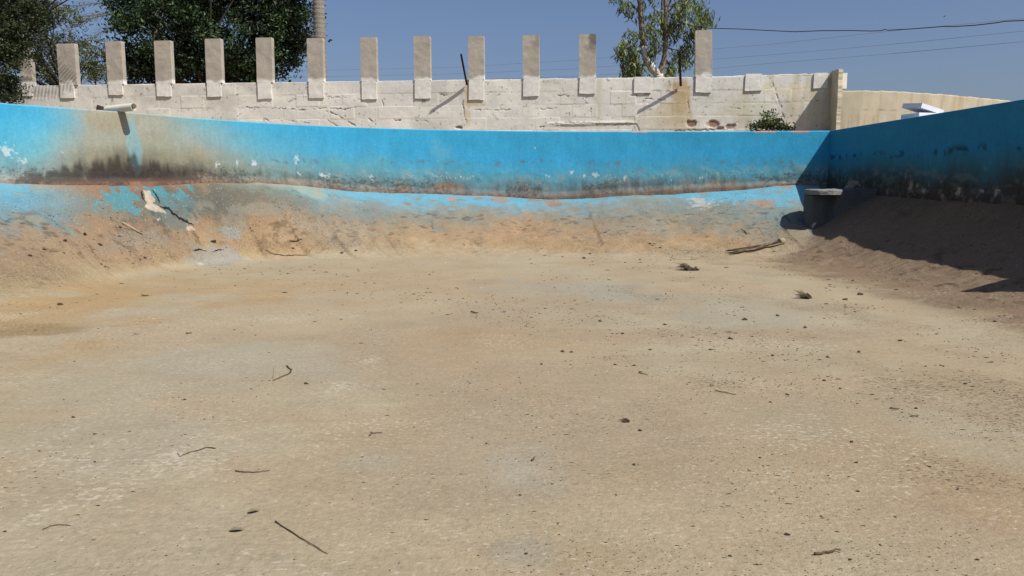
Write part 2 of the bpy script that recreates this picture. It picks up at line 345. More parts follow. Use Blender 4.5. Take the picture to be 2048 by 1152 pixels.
# pale scuffed ribbons on the floor
PALE = np.zeros(len(X)); DARK = np.zeros(len(X))
for pts, w_, k in (([(600, 808), (680, 765), (770, 708)], .09, .8), ([(820, 668), (860, 655)], .07, .6), ([(150, 1010), (240, 985), (300, 965)], .06, .7), ([(330, 935), (430, 885), (480, 868)], .045, .7), ([(930, 1080), (1060, 1135)], .05, .55), ([(690, 830), (830, 850), (860, 838)], .05, .4), ([(60, 1040), (140, 1010)], .08, .4), ([(230, 560), (420, 500)], .02, .2)):
    q = [at_z(a, b, 0)[:2] for a, b in pts]; dd = poly_dist(X, Y, q)
    m = np.exp(-((dd+(fbm(X*3, Y*3, 62, 4)-.5)*.3)/(w_*1.6))**2)*sstep(.3, .6, fbm(X*5, Y*5, 64, 3)); PALE = np.maximum(PALE, m*k*.75)
C = mix(base, C, sstep(.015, .10, G))
flo = 1-sstep(.05, .3, Z); PALE = (PALE*1.0+.4*sstep(.55, .8, fbm(X*1.1, Y*1.3, 63, 4)))*flo
pf = 1024+F*X/np.maximum(Y*cT+CZ*sT, .5); PALE = PALE+.32*flo*(1-sstep(600, 1150, pf))*sstep(.4, .62, fbm(X*1.6, Y*1.6, 69, 4))*(Y < 9)
DARK = flo*(.25+.75*sstep(-.05, .25, X/np.maximum(Y, 1)))*sstep(.42, .7, fbm(X*1.3, Y*1.1, 65, 5))+(1-flo)*.8*sstep(.4, .65, fbm(X*1.7, Y*1.7, 67, 4))*(1-sstep(.5, .8, G))+.45*sstep(.03, .12, G)*(1-sstep(.12, .3, G))
# blotches on the bank given in (photo px) -> metres
def blot(C, px, py, r, rgb, k, nsc=5, na=1.2, asp=1.0, seed=71):
    p = hit(px, py); q = np.sqrt(((X-p[0])/asp)**2+((Y-p[1])*.75)**2+((Z-p[2])*1.2)**2)/r+(fbm(X*nsc, Y*nsc, seed, 5)-.5)*na
    return mix(C, lin(rgb)[None], (1-sstep(.6, .9, q))*k)
for a in ((240, 398, .34, (88, 150, 166), .9, 8, 3.6), (262, 388, .30, (88, 150, 166), .9, 8, 3.6), (335, 398, .34, (88, 150, 166), .95, 8, 3.6), (268, 418, .22, (88, 150, 166), .9, 8, 3.6), (318, 385, .2, (88, 150, 166), .9, 8, 3.6), (350, 425, .5, (100, 118, 120), .7), (470, 465, .22, (150, 158, 155), .8), (430, 520, .6, (160, 160, 158), .7),
          (590, 455, .55, (165, 155, 140), .5), (700, 470, .6, (168, 158, 142), .4), (1000, 400, .3, (170, 140, 115), .7, 8), (1105, 408, .25, (165, 135, 108), .8, 8), (905, 398, .15, (190, 145, 125), .8, 8), (1525, 408, .3, (170, 150, 130), .95, 7), (1400, 405, .25, (190, 192, 190), .8, 12, 5.0), (1345, 415, .5, (128, 145, 145), .6), (1570, 440, .6, (120, 145, 152), .6), (1040, 460, .9, (186, 150, 115), .5), (560, 480, .8, (182, 150, 112), .5)):
    C = blot(C, *a)
# pits and dark grit on the tan face of the bank
pit = sstep(.66, .74, fbm(Sg*5, D*8, 81, 4))*sstep(.15, .3, G)*(1-sstep(.62, .75, G)); C = C*(1-.4*pit[:, None])
grit = sstep(.58, .7, fbm(X*14, Y*14, 83, 3))*sstep(.52, .62, fbm(X*1.3, Y*1.3, 85, 3))*sstep(.03, .1, G)*(1-sstep(.5, .7, G)); C = C*(1-.3*grit[:, None])
lum_ = (C @ np.array([.3, .5, .2]))[:, None]*np.array([[1.04, .99, .95]]); C = mix(C, lum_, .12*sstep(.05, .2, G)*(1-sstep(.75, .85, G)))
C = np.clip(C/KF*mix(np.array([[.97, .99, .95]]), np.array([[.98, .95, .87]]), sstep(.05, .2, G)), .005, .9)
side = np.where((Sg > S_RIGHT0), sstep(.05, .3, G), 0)[:, None]; C = C*(1+.12*side)
keep = D > -.18
Fq = grid_faces(len(gx), len(gy)); Fq = Fq[keep[Fq].all(1)][:, [0, 1, 2, 3]]
me = np_mesh('terrain', np.stack([X, Y, Z], 1), Fq, C, mask=np.stack([PALE, DARK, DARK*0], 1))
tag(link('pool_floor', me, M_ground), kind='structure')
# ------------------------------------------------------------------ blue basin walls
M_wall = material('peeling_blue_paint', n1=(2.2, .07), n2=(22, .09), bump=(26, .35, .012), rough=.75, spec=.15, streak=((1, 1, .25), 14, .05), mask=[('Green', (1, 1, .3), 30, .17, .66, .80, (.05, .055, .055), .5), ('Green', (.6, .6, 1), 20, .18, .66, .72, (.05, .045, .04), .6), ('Red', (1, 1, 1), 26, .24, .69, .74, (.46, .50, .50), .8)])
B = (50, 148, 196)
wst = [1, .85, .6, .4, .25, .12, 0]
wc = [(0, [B, B, (48, 148, 200), (64, 145, 182), (88, 140, 160), (96, 130, 135), (130, 118, 105)]),
 (px_s(1500), [B, B, (50, 150, 203), (66, 148, 186), (86, 148, 170), (92, 128, 135), (125, 112, 100)]),
 (px_s(1300), [B, B, (52, 150, 203), (70, 150, 188), (88, 145, 165), (100, 124, 130), (116, 106, 98)]),
 (px_s(1050), [B, B, (52, 150, 203), (66, 150, 190), (84, 138, 158), (98, 120, 125), (112, 100, 92)]),
 (px_s(850), [B, B, (55, 150, 200), (72, 148, 182), (90, 138, 152), (100, 122, 126), (112, 100, 90)]),
 (px_s(640), [B, B, (62, 150, 196), (84, 148, 172), (96, 142, 156), (100, 122, 122), (118, 106, 95)]),
 (px_s(480), [(62, 155, 200), (72, 156, 196), (95, 154, 178), (112, 148, 156), (125, 138, 130), (98, 110, 105), (115, 112, 104)]),
 (px_s(400), [(100, 160, 180), (118, 158, 166), (136, 152, 150), (144, 144, 126), (128, 126, 110), (84, 84, 76), (125, 102, 86)]),
 (px_s(320), [(142, 152, 142), (148, 150, 136), (148, 150, 132), (128, 128, 108), (88, 84, 74), (68, 62, 56), (120, 80, 60)]),
 (px_s(240), [(150, 148, 130), (146, 146, 130), (142, 146, 132), (100, 98, 84), (66, 62, 56), (62, 54, 50), (115, 72, 56)]),
 (px_s(175), [(150, 152, 138), (146, 150, 140), (148, 150, 136), (136, 134, 114), (92, 88, 76), (72, 64, 58), (125, 82, 62)]),
 (px_s(130), [(108, 160, 182), (98, 162, 190), (125, 160, 165), (138, 152, 145), (132, 138, 126), (104, 102, 92), (125, 96, 80)]),
 (px_s(80), [(68, 160, 205), (74, 162, 204), (92, 162, 190), (104, 160, 178), (118, 152, 158), (120, 138, 138), (130, 115, 102)]),
 (px_s(0), [(56, 156, 206), (64, 160, 206), (76, 162, 200), (88, 158, 188), (112, 160, 172), (124, 155, 160), (130, 130, 122)]),
 (S_BACK, [B, B, (70, 160, 200), (84, 158, 188), (112, 155, 168), (115, 140, 145), (120, 110, 100)])]
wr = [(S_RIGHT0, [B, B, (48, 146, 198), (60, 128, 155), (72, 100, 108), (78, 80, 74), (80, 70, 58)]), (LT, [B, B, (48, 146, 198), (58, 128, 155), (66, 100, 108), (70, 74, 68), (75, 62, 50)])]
def wall_obj(name, s0, s1, cols, ds, paint=None, shade_dim=1.0):
    ss = np.arange(s0, s1+1e-6, ds); ss[-1] = s1
    zz = np.arange(0, 1.0001, .0125)
    S2, T2 = np.meshgrid(ss, zz, indexing='ij'); j = zj(S2); zb = j-.35
    Z2 = zb+(H-zb)*T2; tz = np.clip((Z2-j)/(H-j), 0, 1)
    P = rim_xy(ss); tg = np.gradient(P, axis=0); tg /= np.linalg.norm(tg, axis=1)[:, None]
    nrm = np.stack([tg[:, 1], -tg[:, 0]], 1)          # outward test
    mid = P[len(P)//2]+nrm[len(P)//2]*.3
    if nearest(np.array([mid[0]]), np.array([mid[1]]))[0][0] > 0: nrm = -nrm   # nrm now points away from the water side
    dis = .025*(fbm(S2*.8, Z2*1.2, 101, 3)-.5)+.02*(fbm(S2*6, Z2*6, 103, 3)-.5)*(1-sstep(.2, .6, tz))-.05*(1-sstep(0, .10, tz))*(.4+fbm(S2*3, Z2, 105, 3))
    XX = P[:, 0][:, None]+nrm[:, 0][:, None]*dis; YY = P[:, 1][:, None]+nrm[:, 1][:, None]*dis
    tw = np.clip(tz+((fbm(S2*1.2, Z2*2, 107, 4)-.5)*.24+(fbm(S2*7, Z2*1.5, 109, 3)-.5)*.10)*np.clip(tz*10, 0, 1), 0, 1)
    C = columns(S2, tw, cols, wst)
    dry = sstep(.5, .62, fbm(S2*16, Z2*3.5, 111, 4))*sstep(.42, .62, fbm(S2*1.1, Z2*1.1, 113, 3)+.15)*(1-sstep(.12, .36, tz)); C = C*(1-.25*dry[..., None])
    pale = sstep(.58, .7, fbm(S2*5, Z2*9, 115, 4))*(1-sstep(.3, .45, tz)); C = mix(C, lin((150, 150, 135)), pale*.3)
    if paint: C = paint(S2, Z2, tz, C)
    bl_ = sstep(.06, .35, C[..., 2]-C[..., 0])
    C = np.clip(C/KW*shade_dim*mix(np.array([.90, .88, .86]), np.array([.98, .91, .80]), bl_), .004, .85)
    nu, nv = S2.shape
    # top and outer side
    top = nv; th = .24
    px_ = P[:, 0]+nrm[:, 0]*th; py_ = P[:, 1]+nrm[:, 1]*th
    V = np.stack([XX.ravel(), YY.ravel(), Z2.ravel()], 1)
    Fa = grid_faces(nu, nv)
    lip = .004*(fbm(ss*9, ss*0, 121, 3)-.5)
    a = np.stack([XX[:, -1]+nrm[:, 0]*.015, YY[:, -1]+nrm[:, 1]*.015, np.full(nu, H+.008)+lip], 1)
    b = np.stack([px_, py_, np.full(nu, H+.006)+lip], 1); c = np.stack([px_, py_, np.full(nu, 1.0)], 1)
    n0 = len(V); V = np.vstack([V, a, b, c]); i = np.arange(nu-1); tp = i*nv+nv-1
    F2 = np.vstack([np.stack([tp, tp+nv, n0+i+1, n0+i], 1), np.stack([n0+i, n0+i+1, n0+nu+i+1, n0+nu+i], 1), np.stack([n0+nu+i, n0+nu+i+1, n0+2*nu+i+1, n0+2*nu+i], 1)])
    cc = np.zeros((3*nu, 3)); cc[:] = lin((120, 175, 200))*.8; cc[nu:2*nu] = lin((150, 160, 155))*.8
    CC = np.vstack([C.reshape(-1, 3), cc])
    MK = np.zeros(CC.shape); dk = (1-sstep(.10, .34, tz))*sstep(.3, .6, fbm(S2*1.1, Z2*2, 181, 3)); MK[:nu*nv, 1] = dk.ravel()
    MK[:nu*nv, 0] = (.5*np.exp(-((tz-.26)/.08)**2)*(np.abs(S2-px_s(230)) > 3)*sstep(.5, .7, fbm(S2*1.5, Z2*3, 183, 3))).ravel()
    o = link(name, np_mesh(name, V, np.vstack([Fa, F2]), CC, mask=MK), M_wall)
    return o
def paint_back(S2, Z2, tz, C):
    def W(px, py): return wall_sz(px, py)
    def sp(C, px, py, rs, rz, rgb, k, n=7, na=1.4, seed=131):
        s, z = W(px, py); r = np.hypot((S2-s)/rs, (Z2-z)/rz)+(fbm(S2*n, Z2*n, seed, 4)-.5)*na
        return mix(C, lin(rgb), (1-sstep(.6, 1, r))*k)
    C = sp(C, 264, 290, .17, .5, (118, 160, 172), .7, 3, .8)
    C = sp(C, 264, 320, .13, .30, (98, 138, 145), .65, 5, 1.2)
    C = sp(C, 300, 250, .3, .18, (160, 162, 150), .5)
    C = sp(C, 210, 245, .4, .16, (152, 142, 118), .5)
    C = sp(C, 880, 300, .35, .3, (90, 155, 185), .5, 3)
    # black mould, vertical drips around the outfall stain
    s0, z0 = W(235, 340); drip = fbm(S2*14, Z2*2.2, 141, 4)
    env = np.clip(1-np.abs(S2-s0)/1.9, 0, 1); hgt = .10+.48*env**1.2
    up = (Z2-zj(S2))/hgt
    m = (1-sstep(.45, 1.0, up+(drip-.5)*1.6))*sstep(0, .25, env); C = mix(C, lin((52, 47, 44)), m*.75)
    low = (1-sstep(.0, .22, up))*sstep(0, .3, env); C = mix(C, lin((106, 82, 70)), low*.7)
    # row of rust spots where the old water line was, and pale chips
    for px in list(range(552, 680, 28))+list(range(770, 1000, 24))+list(range(1035, 1260, 19))+list(range(1430, 1600, 30)):
        px += random.uniform(-14, 14); C = sp(C, px, 323+random.uniform(-4, 6), random.uniform(.03, .10), random.uniform(.02, .06), (92, 112, 118), .6, 17, 3.2, random.randint(200, 400))
    for px, py, r in ((6, 302, .10), (38, 324, .06), (470, 326, .05), (505, 329, .08), (592, 320, .07), (642, 349, .06), (652, 352, .07), (740, 352, .04), (742, 362, .05), (774, 342, .02), (892, 346, .03), (947, 353, .04), (1095, 352, .045), (1145, 344, .04), (1193, 349, .07), (1170, 352, .03), (1250, 356, .055), (1343, 359, .035), (1404, 355, .04), (120, 305, .03), (430, 330, .05), (596, 347, .04), (1170, 268, .02), (1070, 296, .015)):
        C = sp(C, px, py, r*.8, r*.7, (190, 204, 206), .7, 24, 5.0, 151+px)
    C = sp(C, 895, 372, .35, .10, (140, 108, 84), .7, 12, 2.4)
    C = sp(C, 805, 378, .2, .07, (130, 98, 80), .7, 12, 2.4)
    s0, z0 = W(300, 366); m = (1-sstep(.0, .04, Z2-zj(S2)))*np.exp(-((S2-s0)/2.2)**2); C = mix(C, lin((160, 116, 94)), m*.45*sstep(.35, .6, fbm(S2*3, Z2*5, 163, 3)))
    m = (1-sstep(.005, .03, Z2-zj(S2)))*.4; C = mix(C, lin((150, 122, 102)), m*sstep(.4, .6, fbm(S2*4, Z2*4, 161, 3)))
    for px, w_ in ((1273, .14), (1290, .10), (1525, .22), (1600, .30), (1546, .1)):
        C = sp(C, px, 263, w_, .035, (185, 140, 105), .95, 12, .9)
    fold = sstep(.05, .16, S2)*0+1
    return C*fold[..., None]
def paint_right(S2, Z2, tz, C):
    r = sstep(.60, .72, fbm(S2*5, Z2*6, 171, 4))*np.exp(-((tz-.1)/.09)**2); C = mix(C, lin((190, 175, 160)), r*.9)
    r = sstep(.55, .68, fbm(S2*7, Z2*9, 173, 4))*np.exp(-((tz-.55)/.05)**2); C = mix(C, lin((35, 60, 75)), r*.8)
    return C
tag(wall_obj('pool_wall', 0, S_BACK, wc, .022, paint_back), 'long curved blue pool wall in sunlight, stained grey and black under the pipe at left', 'pool wall')
tag(wall_obj('pool_wall', S_RIGHT0, S_RIGHT1, wr, .03, paint_right, .8), 'straight dark blue pool wall on the right, in its own shade', 'pool wall')  # blue paint dimmed here to deepen the shade on this wall
tag(wall_obj('pool_wall', S_BACK, S_RIGHT0, [(S_BACK, wr[0][1]), (S_RIGHT0, wr[0][1])], .2), 'blue pool wall behind the camera closing the basin', 'pool wall')
# ground round the basin, out to the horizon
M_outer = material('sandy_ground', n1=(.4, .12), n2=(14, .12), bump=(20, .5, .02), color=tuple(lin((188, 168, 135))/KF))
cen = np.array([-1.0, 6.5]); nb = len(RIM)-1
def off(P, d):
    n = np.roll(P, -1, 0)-np.roll(P, 1, 0); n = np.stack([n[:, 1], -n[:, 0]], 1); n /= np.maximum(np.linalg.norm(n, axis=1), 1e-6)[:, None]
    sg = np.sign(((P-cen)*n).sum(1))[:, None]; return P+n*sg*d
R0 = off(RIM[:-1], .2); V = []; rings = [0, .6, 2, 8, 40, 300, 2500]
for r in rings:
    if r == 0: Q = R0
    else:
        dv = R0-cen; dv /= np.linalg.norm(dv, axis=1)[:, None]; Q = R0+dv*r
    V.append(np.column_stack([Q, 2.63+(fbm(Q[:, 0], Q[:, 1], 5, 3)-.5)*.05]))
V = np.vstack(V); Fo = []
for k in range(len(rings)-1):
    for i in range(nb): Fo.append((k*nb+i, k*nb+(i+1) % nb, (k+1)*nb+(i+1) % nb, (k+1)*nb+i))
tag(link('ground', np_mesh('ground', V, Fo), M_outer), kind='structure')
# ------------------------------------------------------------------ white block wall with pillars
M_white = material('whitewashed_blocks', n1=(1.8, .05), n2=(24, .07), bump=(45, .3, .010), rough=.9)
YB = 20.0; XB = at_y(1663, 262, 20.0).x; SLP = .0969
def wy(x): return YB+SLP*(XB-x)
def wx_px(px): u = (px-1024)/F*1.0; u = u/(cT)*1.0; 
def px_x(px, z=4.0):                                   # X on the wall line seen at a photo column
    x = 0.0
    for _ in range(30):
        y = wy(x); x = (px-1024)/F*(y*cT-(z-CZ)*sT)
    return x
def wpt(px, py):
    z = 4.0
    for _ in range(4):
        x = px_x(px, z); z = CZ+wy(x)*sl(py)
    return x, z
dirw = Vector((1, -SLP, 0)).normalized(); nrw = Vector((-SLP, -1, 0)).normalized()   # towards the basin
ZT = 4.19
xs = np.arange(px_x(-330), XB, .017); zs = np.linspace(2.5, 1, 2)
nz_ = 100; T = np.linspace(0, 1, nz_)
topz = ZT+.02*(fbm(xs*2, xs*0, 301, 3)-.5)+.03*(fbm(xs*9, xs*0, 303, 2)-.5)*sstep(px_x(900), px_x(1250), xs)-.0*xs
topz += .035*sstep(px_x(1440), px_x(1600), xs)
X3, T3 = np.meshgrid(xs, T, indexing='ij'); Z3 = 2.5+(topz[:, None]-2.5)*T3
course = .325; row = np.floor((ZT-.005-Z3)/course); zr = (ZT-.005-Z3)-row*course
wobz = .012*(fbm(X3*1.5, row, 305, 3)-.5)*2
dz = np.minimum(np.abs(zr+wobz), np.abs(course-zr-wobz))
bl = .64; xo = X3+row*bl*.5+.1*hash2(row, row*0, 9)
dxj = np.abs((xo/bl)-np.round(xo/bl))*bl
amp = fbm(X3*1.3, Z3*1.5, 307, 3)
vis = sstep(.35, .6, amp)
groove = (np.exp(-(dz/.012)**2)*(.25+.75*vis)+np.exp(-(dxj/.012)**2)*.4*vis*(row > 0))*(.10+.4*sstep(.42, .65, fbm(X3*2.3, Z3*2.3, 308, 3)))
dis = -.012*groove+.02*(fbm(X3*2.5, Z3*2.5, 309, 4)-.5)+.012*(hash2(np.round(xo/bl), row, 4)-.5)
CW = np.tile(lin((196, 192, 184)), X3.shape+(1,))
CW = mix(CW, lin((180, 176, 166)), sstep(.45, .7, fbm(X3*.9, Z3*1.5, 311, 4))*.8)
CW = mix(CW, lin((208, 204, 192)), sstep(.5, .7, fbm(X3*2, Z3*3, 313, 4))*.6)
CW = mix(CW, lin((176, 166, 140)), sstep(.52, .72, fbm(X3*3.2, Z3*.6, 315, 4))*sstep(px_x(980), px_x(1350), X3)*.7)
CW = CW*(1-.05*groove[..., None])
def blw(C, px, py, rx, rz, rgb, k, n=6, na=1.3, seed=321):
    x, z = wpt(px, py); r = np.hypot((X3-x)/rx, (Z3-z)/rz)+(fbm(X3*n, Z3*n, seed, 4)-.5)*na
    m = (1-sstep(.6, 1, r))*k; return mix(C, lin(rgb), m), m
for a in ((1358, 190, .28, .5, (168, 140, 100), .75, 5, 1.8), (1350, 225, .5, .4, (178, 162, 132), .6, 5, 1.8), (1310, 240, .6, .3, (176, 164, 138), .5), (936, 190, .12, .5, (186, 165, 128), .6), (950, 205, .25, .12, (180, 158, 118), .6, 9),
          (1480, 215, 1.0, .35, (182, 178, 155), .5), (1550, 180, 1.2, .15, (198, 186, 155), .5), (935, 235, .12, .3, (190, 160, 112), .4)):
    CW, _ = blw(CW, *a)
for a in ((1382, 247, .17, .11, (128, 100, 84), .95, 12, .9), (1425, 248, .18, .11, (138, 108, 92), .95, 12, .9), (1462, 253, .16, .08, (140, 118, 104), .9, 12, .9), (918, 255, .1, .05, (120, 112, 100), .9, 14, .9), (1440, 256, .12, .05, (150, 120, 105), .8, 12, .9)):
    CW, m = blw(CW, *a); dis = dis-.03*m
CRK = [([(880, 190), (895, 191)], .010), ([(652, 222), (668, 227), (690, 240), (710, 252)], .016), ([(655, 240), (675, 252)], .008), ([(515, 229), (530, 236), (538, 244)], .010), ([(738, 238), (745, 243), (736, 254)], .014),
 ([(790, 240), (802, 241)], .012), ([(830, 240), (838, 232)], .008), ([(545, 217), (590, 219), (605, 221)], .008), ([(590, 219), (610, 220), (652, 216), (690, 219), (720, 214)], .007), ([(765, 201), (766, 212)], .006), ([(925, 200), (926, 215), (932, 250)], .012),
 ([(831, 242), (855, 243)], .010), ([(1080, 255), (1110, 248), (1155, 246), (1230, 249), (1272, 248), (1280, 262)], .013), ([(1180, 216), (1182, 230)], .007), ([(1070, 218), (1110, 217)], .008), ([(1255, 193), (1300, 187)], .014), ([(1545, 165), (1558, 200), (1572, 250)], .013),
 ([(1288, 197), (1330, 200)], .008), ([(1375, 205), (1378, 225)], .008), ([(490, 214), (520, 216)], .007), ([(1455, 214), (1480, 218)], .008), ([(1350, 261), (1475, 259)], .016), ([(560, 238), (620, 247)], .006), ([(950, 221), (1024, 219)], .008), ([(1110, 190), (1150, 193)], .007), ([(720, 200), (740, 197)], .008), ([(655, 195), (700, 195)], .007)]
for pts, w_ in CRK:
    q = [wpt(a, b) for a, b in pts]
    jx_ = X3+(fbm(X3*14, Z3*14, 331, 3)-.5)*.07; jz_ = Z3+(fbm(X3*14+40, Z3*14, 333, 3)-.5)*.07
    m = np.exp(-(poly_dist(jx_, jz_, q)/w_)**2)*sstep(.3, .5, fbm(X3*9, Z3*9, 335, 3)); CW = mix(CW, lin((84, 80, 72)), m*.75); dis = dis-.02*m
pit = sstep(.74, .80, fbm(X3*16, Z3*16, 337, 3)); CW = CW*(1-.5*pit[..., None])
# horizontal ledge of grey render
x0_, z0_ = wpt(1180, 247); led = np.exp(-((Z3-(z0_+.03*(X3-x0_)/3))/.04)**2)*sstep(px_x(1085), px_x(1120), X3)*(1-sstep(px_x(1262), px_x(1276), X3)); dis = dis+.03*led; CW = mix(CW, lin((165, 162, 154)), led*.6)
CW = CW/KW
ny = len(xs); YY3 = wy(X3)
V = np.stack([(X3+nrw.x*dis).ravel(), (YY3+nrw.y*dis).ravel(), Z3.ravel()], 1); Fa = grid_faces(ny, nz_)
b1 = np.stack([xs-nrw.x*.2, wy(xs)-nrw.y*.2, topz], 1); b2 = b1.copy(); b2[:, 2] = 2.4; n0 = len(V); V = np.vstack([V, b1, b2])
i = np.arange(ny-1); tp = i*nz_+nz_-1
Fa = np.vstack([Fa, np.stack([tp, tp+nz_, n0+i+1, n0+i], 1), np.stack([n0+i, n0+i+1, n0+ny+i+1, n0+ny+i], 1)])
cc = np.tile(lin((205, 200, 188))/KW, (2*ny, 1))
tag(link('block_wall', np_mesh('block_wall', V, Fa, np.vstack([CW.reshape(-1, 3), cc])), M_white), 'long whitewashed block wall with cracks, standing behind the blue curved wall', 'wall')
# wing at its right end
def rough_slab(name, P0, P1, z0, z1a, z1b, th, rgb, mat, parent=None, seed=1, stain=None, amp=.03, res=.03):
    """a standing slab between two plan points; top height runs from z1a to z1b"""
    P0 = np.array(P0, float); P1 = np.array(P1, float); Lh = np.linalg.norm(P1-P0); e = (P1-P0)/Lh; n = np.array([e[1], -e[0]])
    u = np.linspace(0, Lh, max(3, int(Lh/res))); t = np.linspace(0, 1, max(4, int((z1a-z0)/res)))
    # outline goes front face, top, back face
    U, T_ = np.meshgrid(u, t, indexing='ij'); ztop = (z1a+(z1b-z1a)*U/Lh)+amp*(fbm(U*7, U*0, seed, 3)-.5)
    Zf = z0+(ztop-z0)*T_; Vs = []; Cs = []
    for sgn in (1, -1):
        d = th/2+amp*.4*(fbm(U*5, Zf*5, seed+sgn+3, 3)-.5)
        ej = amp*(fbm(Zf*8, Zf*0, seed+9, 3)-.5)*(U > Lh-1e-6)
        Xf = P0[0]+e[0]*(U+ej)+n[0]*d*sgn; Yf = P0[1]+e[1]*(U+ej)+n[1]*d*sgn
        Vs.append(np.stack([Xf.ravel(), Yf.ravel(), Zf.ravel()], 1)); c = np.tile(lin(rgb), (U.size, 1))
        c = mix(c, lin(rgb)*.8, sstep(.45, .7, fbm(U.ravel()*1.5, Zf.ravel()*1.5, seed+5, 4))*.7)
        if stain is not None: c = stain(U.ravel(), Zf.ravel(), c)
        Cs.append(c/KW)
    nu, nv = U.shape; Fa = grid_faces(nu, nv); N = nu*nv; Fb = Fa[:, ::-1]+N
    i = np.arange(nu-1); tp = i*nv+nv-1; Ft = np.stack([tp, tp+nv, N+tp+nv, N+tp], 1)
    j = np.arange(nv-1); Fe0 = np.stack([j, j+1, N+j+1, N+j], 1); q = (nu-1)*nv+j; Fe1 = np.stack([q, N+q, N+q+1, q+1], 1)
    return link(name, np_mesh(name, np.vstack(Vs), np.vstack([Fa, Fb, Ft, Fe0, Fe1]), np.vstack(Cs), smooth=False), mat, parent)
w0 = (XB+.10, wy(XB)+.2)
wing = empty('wing_wall', (XB, 20, 2.6)); tag(wing, 'short crumbling wing wall jutting forward at the right end of the white block wall', 'wall')
def par(o, p):
    o.parent = p; o.matrix_parent_inverse = Matrix.Translation(-p.location); return o
par(rough_slab('panel', (8.06, 20.2), (7.965, 19.40), 2.4, ZT+.09, ZT+.06, .10, (196, 186, 160), M_white, seed=401, amp=.05, res=.02), wing)
par(rough_slab('return_block', (8.20, 20.14), (8.40, 20.14), 3.86, ZT+.06, ZT+.05, .16, (208, 204, 190), M_white, seed=411, amp=.02, res=.02), wing)
# cream wall further right, curving away
def stain_c(U, Zf, c):
    c = mix(c, lin((168, 150, 118)), sstep(.5, .68, fbm(U*2.6, Zf*.5, 421, 4))*.8)
    c = mix(c, lin((192, 182, 158)), sstep(.5, .7, fbm(U*3+7, Zf*1.0, 423, 4))*.6)
    c = mix(c, lin((150, 128, 95)), sstep(.60, .68, fbm(U*11, Zf*.7, 427, 3))*.35)
    cr = np.exp(-(np.abs(Zf-3.42)/.008)**2)*sstep(.5, .6, fbm(U*2, U*0, 425, 3)); return mix(c, lin((90, 84, 70)), cr*.6)
def curve_wall():
    pts = []
    for px, py in ((1655, 181), (1720, 180), (1790, 180.5), (1860, 186), (1930, 192.5), (1990, 199), (2060, 205), (2140, 213)):
        y = 2.5/sl(py); y = min(y, 26); pts.append(((px-1024)/F*(y*cT-2.5*sT), y))
    return smooth_poly(pts, 260)
cwp = curve_wall(); nv = 44; T = np.linspace(0, 1, nv)
tg = np.gradient(cwp, axis=0); tg /= np.linalg.norm(tg, axis=1)[:, None]; nr = np.stack([tg[:, 1], -tg[:, 0]], 1)
U = np.r_[0, np.cumsum(np.linalg.norm(np.diff(cwp, axis=0), axis=1))]; zt = 3.9+.03*(fbm(U*6, U*0, 431, 3)-.5)
U2, T2 = np.meshgrid(U, T, indexing='ij'); Zc = 2.4+(zt[:, None]-2.4)*T2; d = .012*(fbm(U2*4, Zc*4, 433, 4)-.5)
V = np.stack([(cwp[:, 0][:, None]+nr[:, 0][:, None]*d).ravel(), (cwp[:, 1][:, None]+nr[:, 1][:, None]*d).ravel(), Zc.ravel()], 1)
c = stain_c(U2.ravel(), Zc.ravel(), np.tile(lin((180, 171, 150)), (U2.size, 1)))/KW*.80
n0 = len(V); bk = cwp-nr*.18; V = np.vstack([V, np.column_stack([bk, zt]), np.column_stack([bk, np.full(len(bk), 2.4)])]); nu = len(U)
i = np.arange(nu-1); tp = i*nv+nv-1
Fa = np.vstack([grid_faces(nu, nv), np.stack([tp, tp+nv, n0+i+1, n0+i], 1), np.stack([n0+i, n0+i+1, n0+nu+i+1, n0+nu+i], 1)])
tag(link('cream_wall', np_mesh('cream_wall', V, Fa, np.vstack([c, np.tile(lin((210, 200, 175)), (2*nu, 1))])), M_white), 'cream ochre stained wall curving away behind the dark blue wall', 'wall')
# pillars ---------------------------------------------------------------
M_conc = material('bare_concrete', n1=(3, .07), n2=(45, .08), bump=(70, .35, .008), rough=.9)
pil = [ # left px, right px, top py, foot bottom py, lean, label
 (44, 70, 78, 192, 0, 'pale wall pillar half hidden behind the leaves of the left tree'),
 (120, 159, 88, 196, 0, 'wide concrete pillar with rounded shoulder, striped by leaf shadows beside the left tree'),
 (217, 252, 83, 190, 0, 'concrete pillar in front of the gap between the sparse tree and the dense dark tree'),
 (313, 349, 82, 193, .01, 'concrete pillar before the left half of the dense dark tree, above the pipe end'),
 (414, 449, 78, 194, .01, 'concrete pillar before the middle of the dense dark tree'),
 (515, 550, 76, 198, .01, 'concrete pillar before the right edge of the dense dark tree'),
 (617, 650, 77, 197, .0, 'concrete pillar directly in front of the tall palm trunk'),
 (723, 756, 75, 199, 0, 'concrete pillar against open sky, next one right of the palm trunk'),
 (829, 863, 73, 198, 0, 'concrete pillar against open sky, just left of the leaning iron bar'),
 (937, 970, 73, 200, 0, 'concrete pillar just right of the leaning iron bar'),
 (1046, 1080, 71, 193, -.01, 'concrete pillar against open sky, second one right of the leaning iron bar'),
 (1158, 1193, 69, 188, -.01, 'concrete pillar with dark scuffed upper right edge, next one left of the eucalyptus'),
 (1390, 1425, 61, 185, -.03, 'tallest, slightly leaning concrete pillar right of the eucalyptus, under the black cable')]
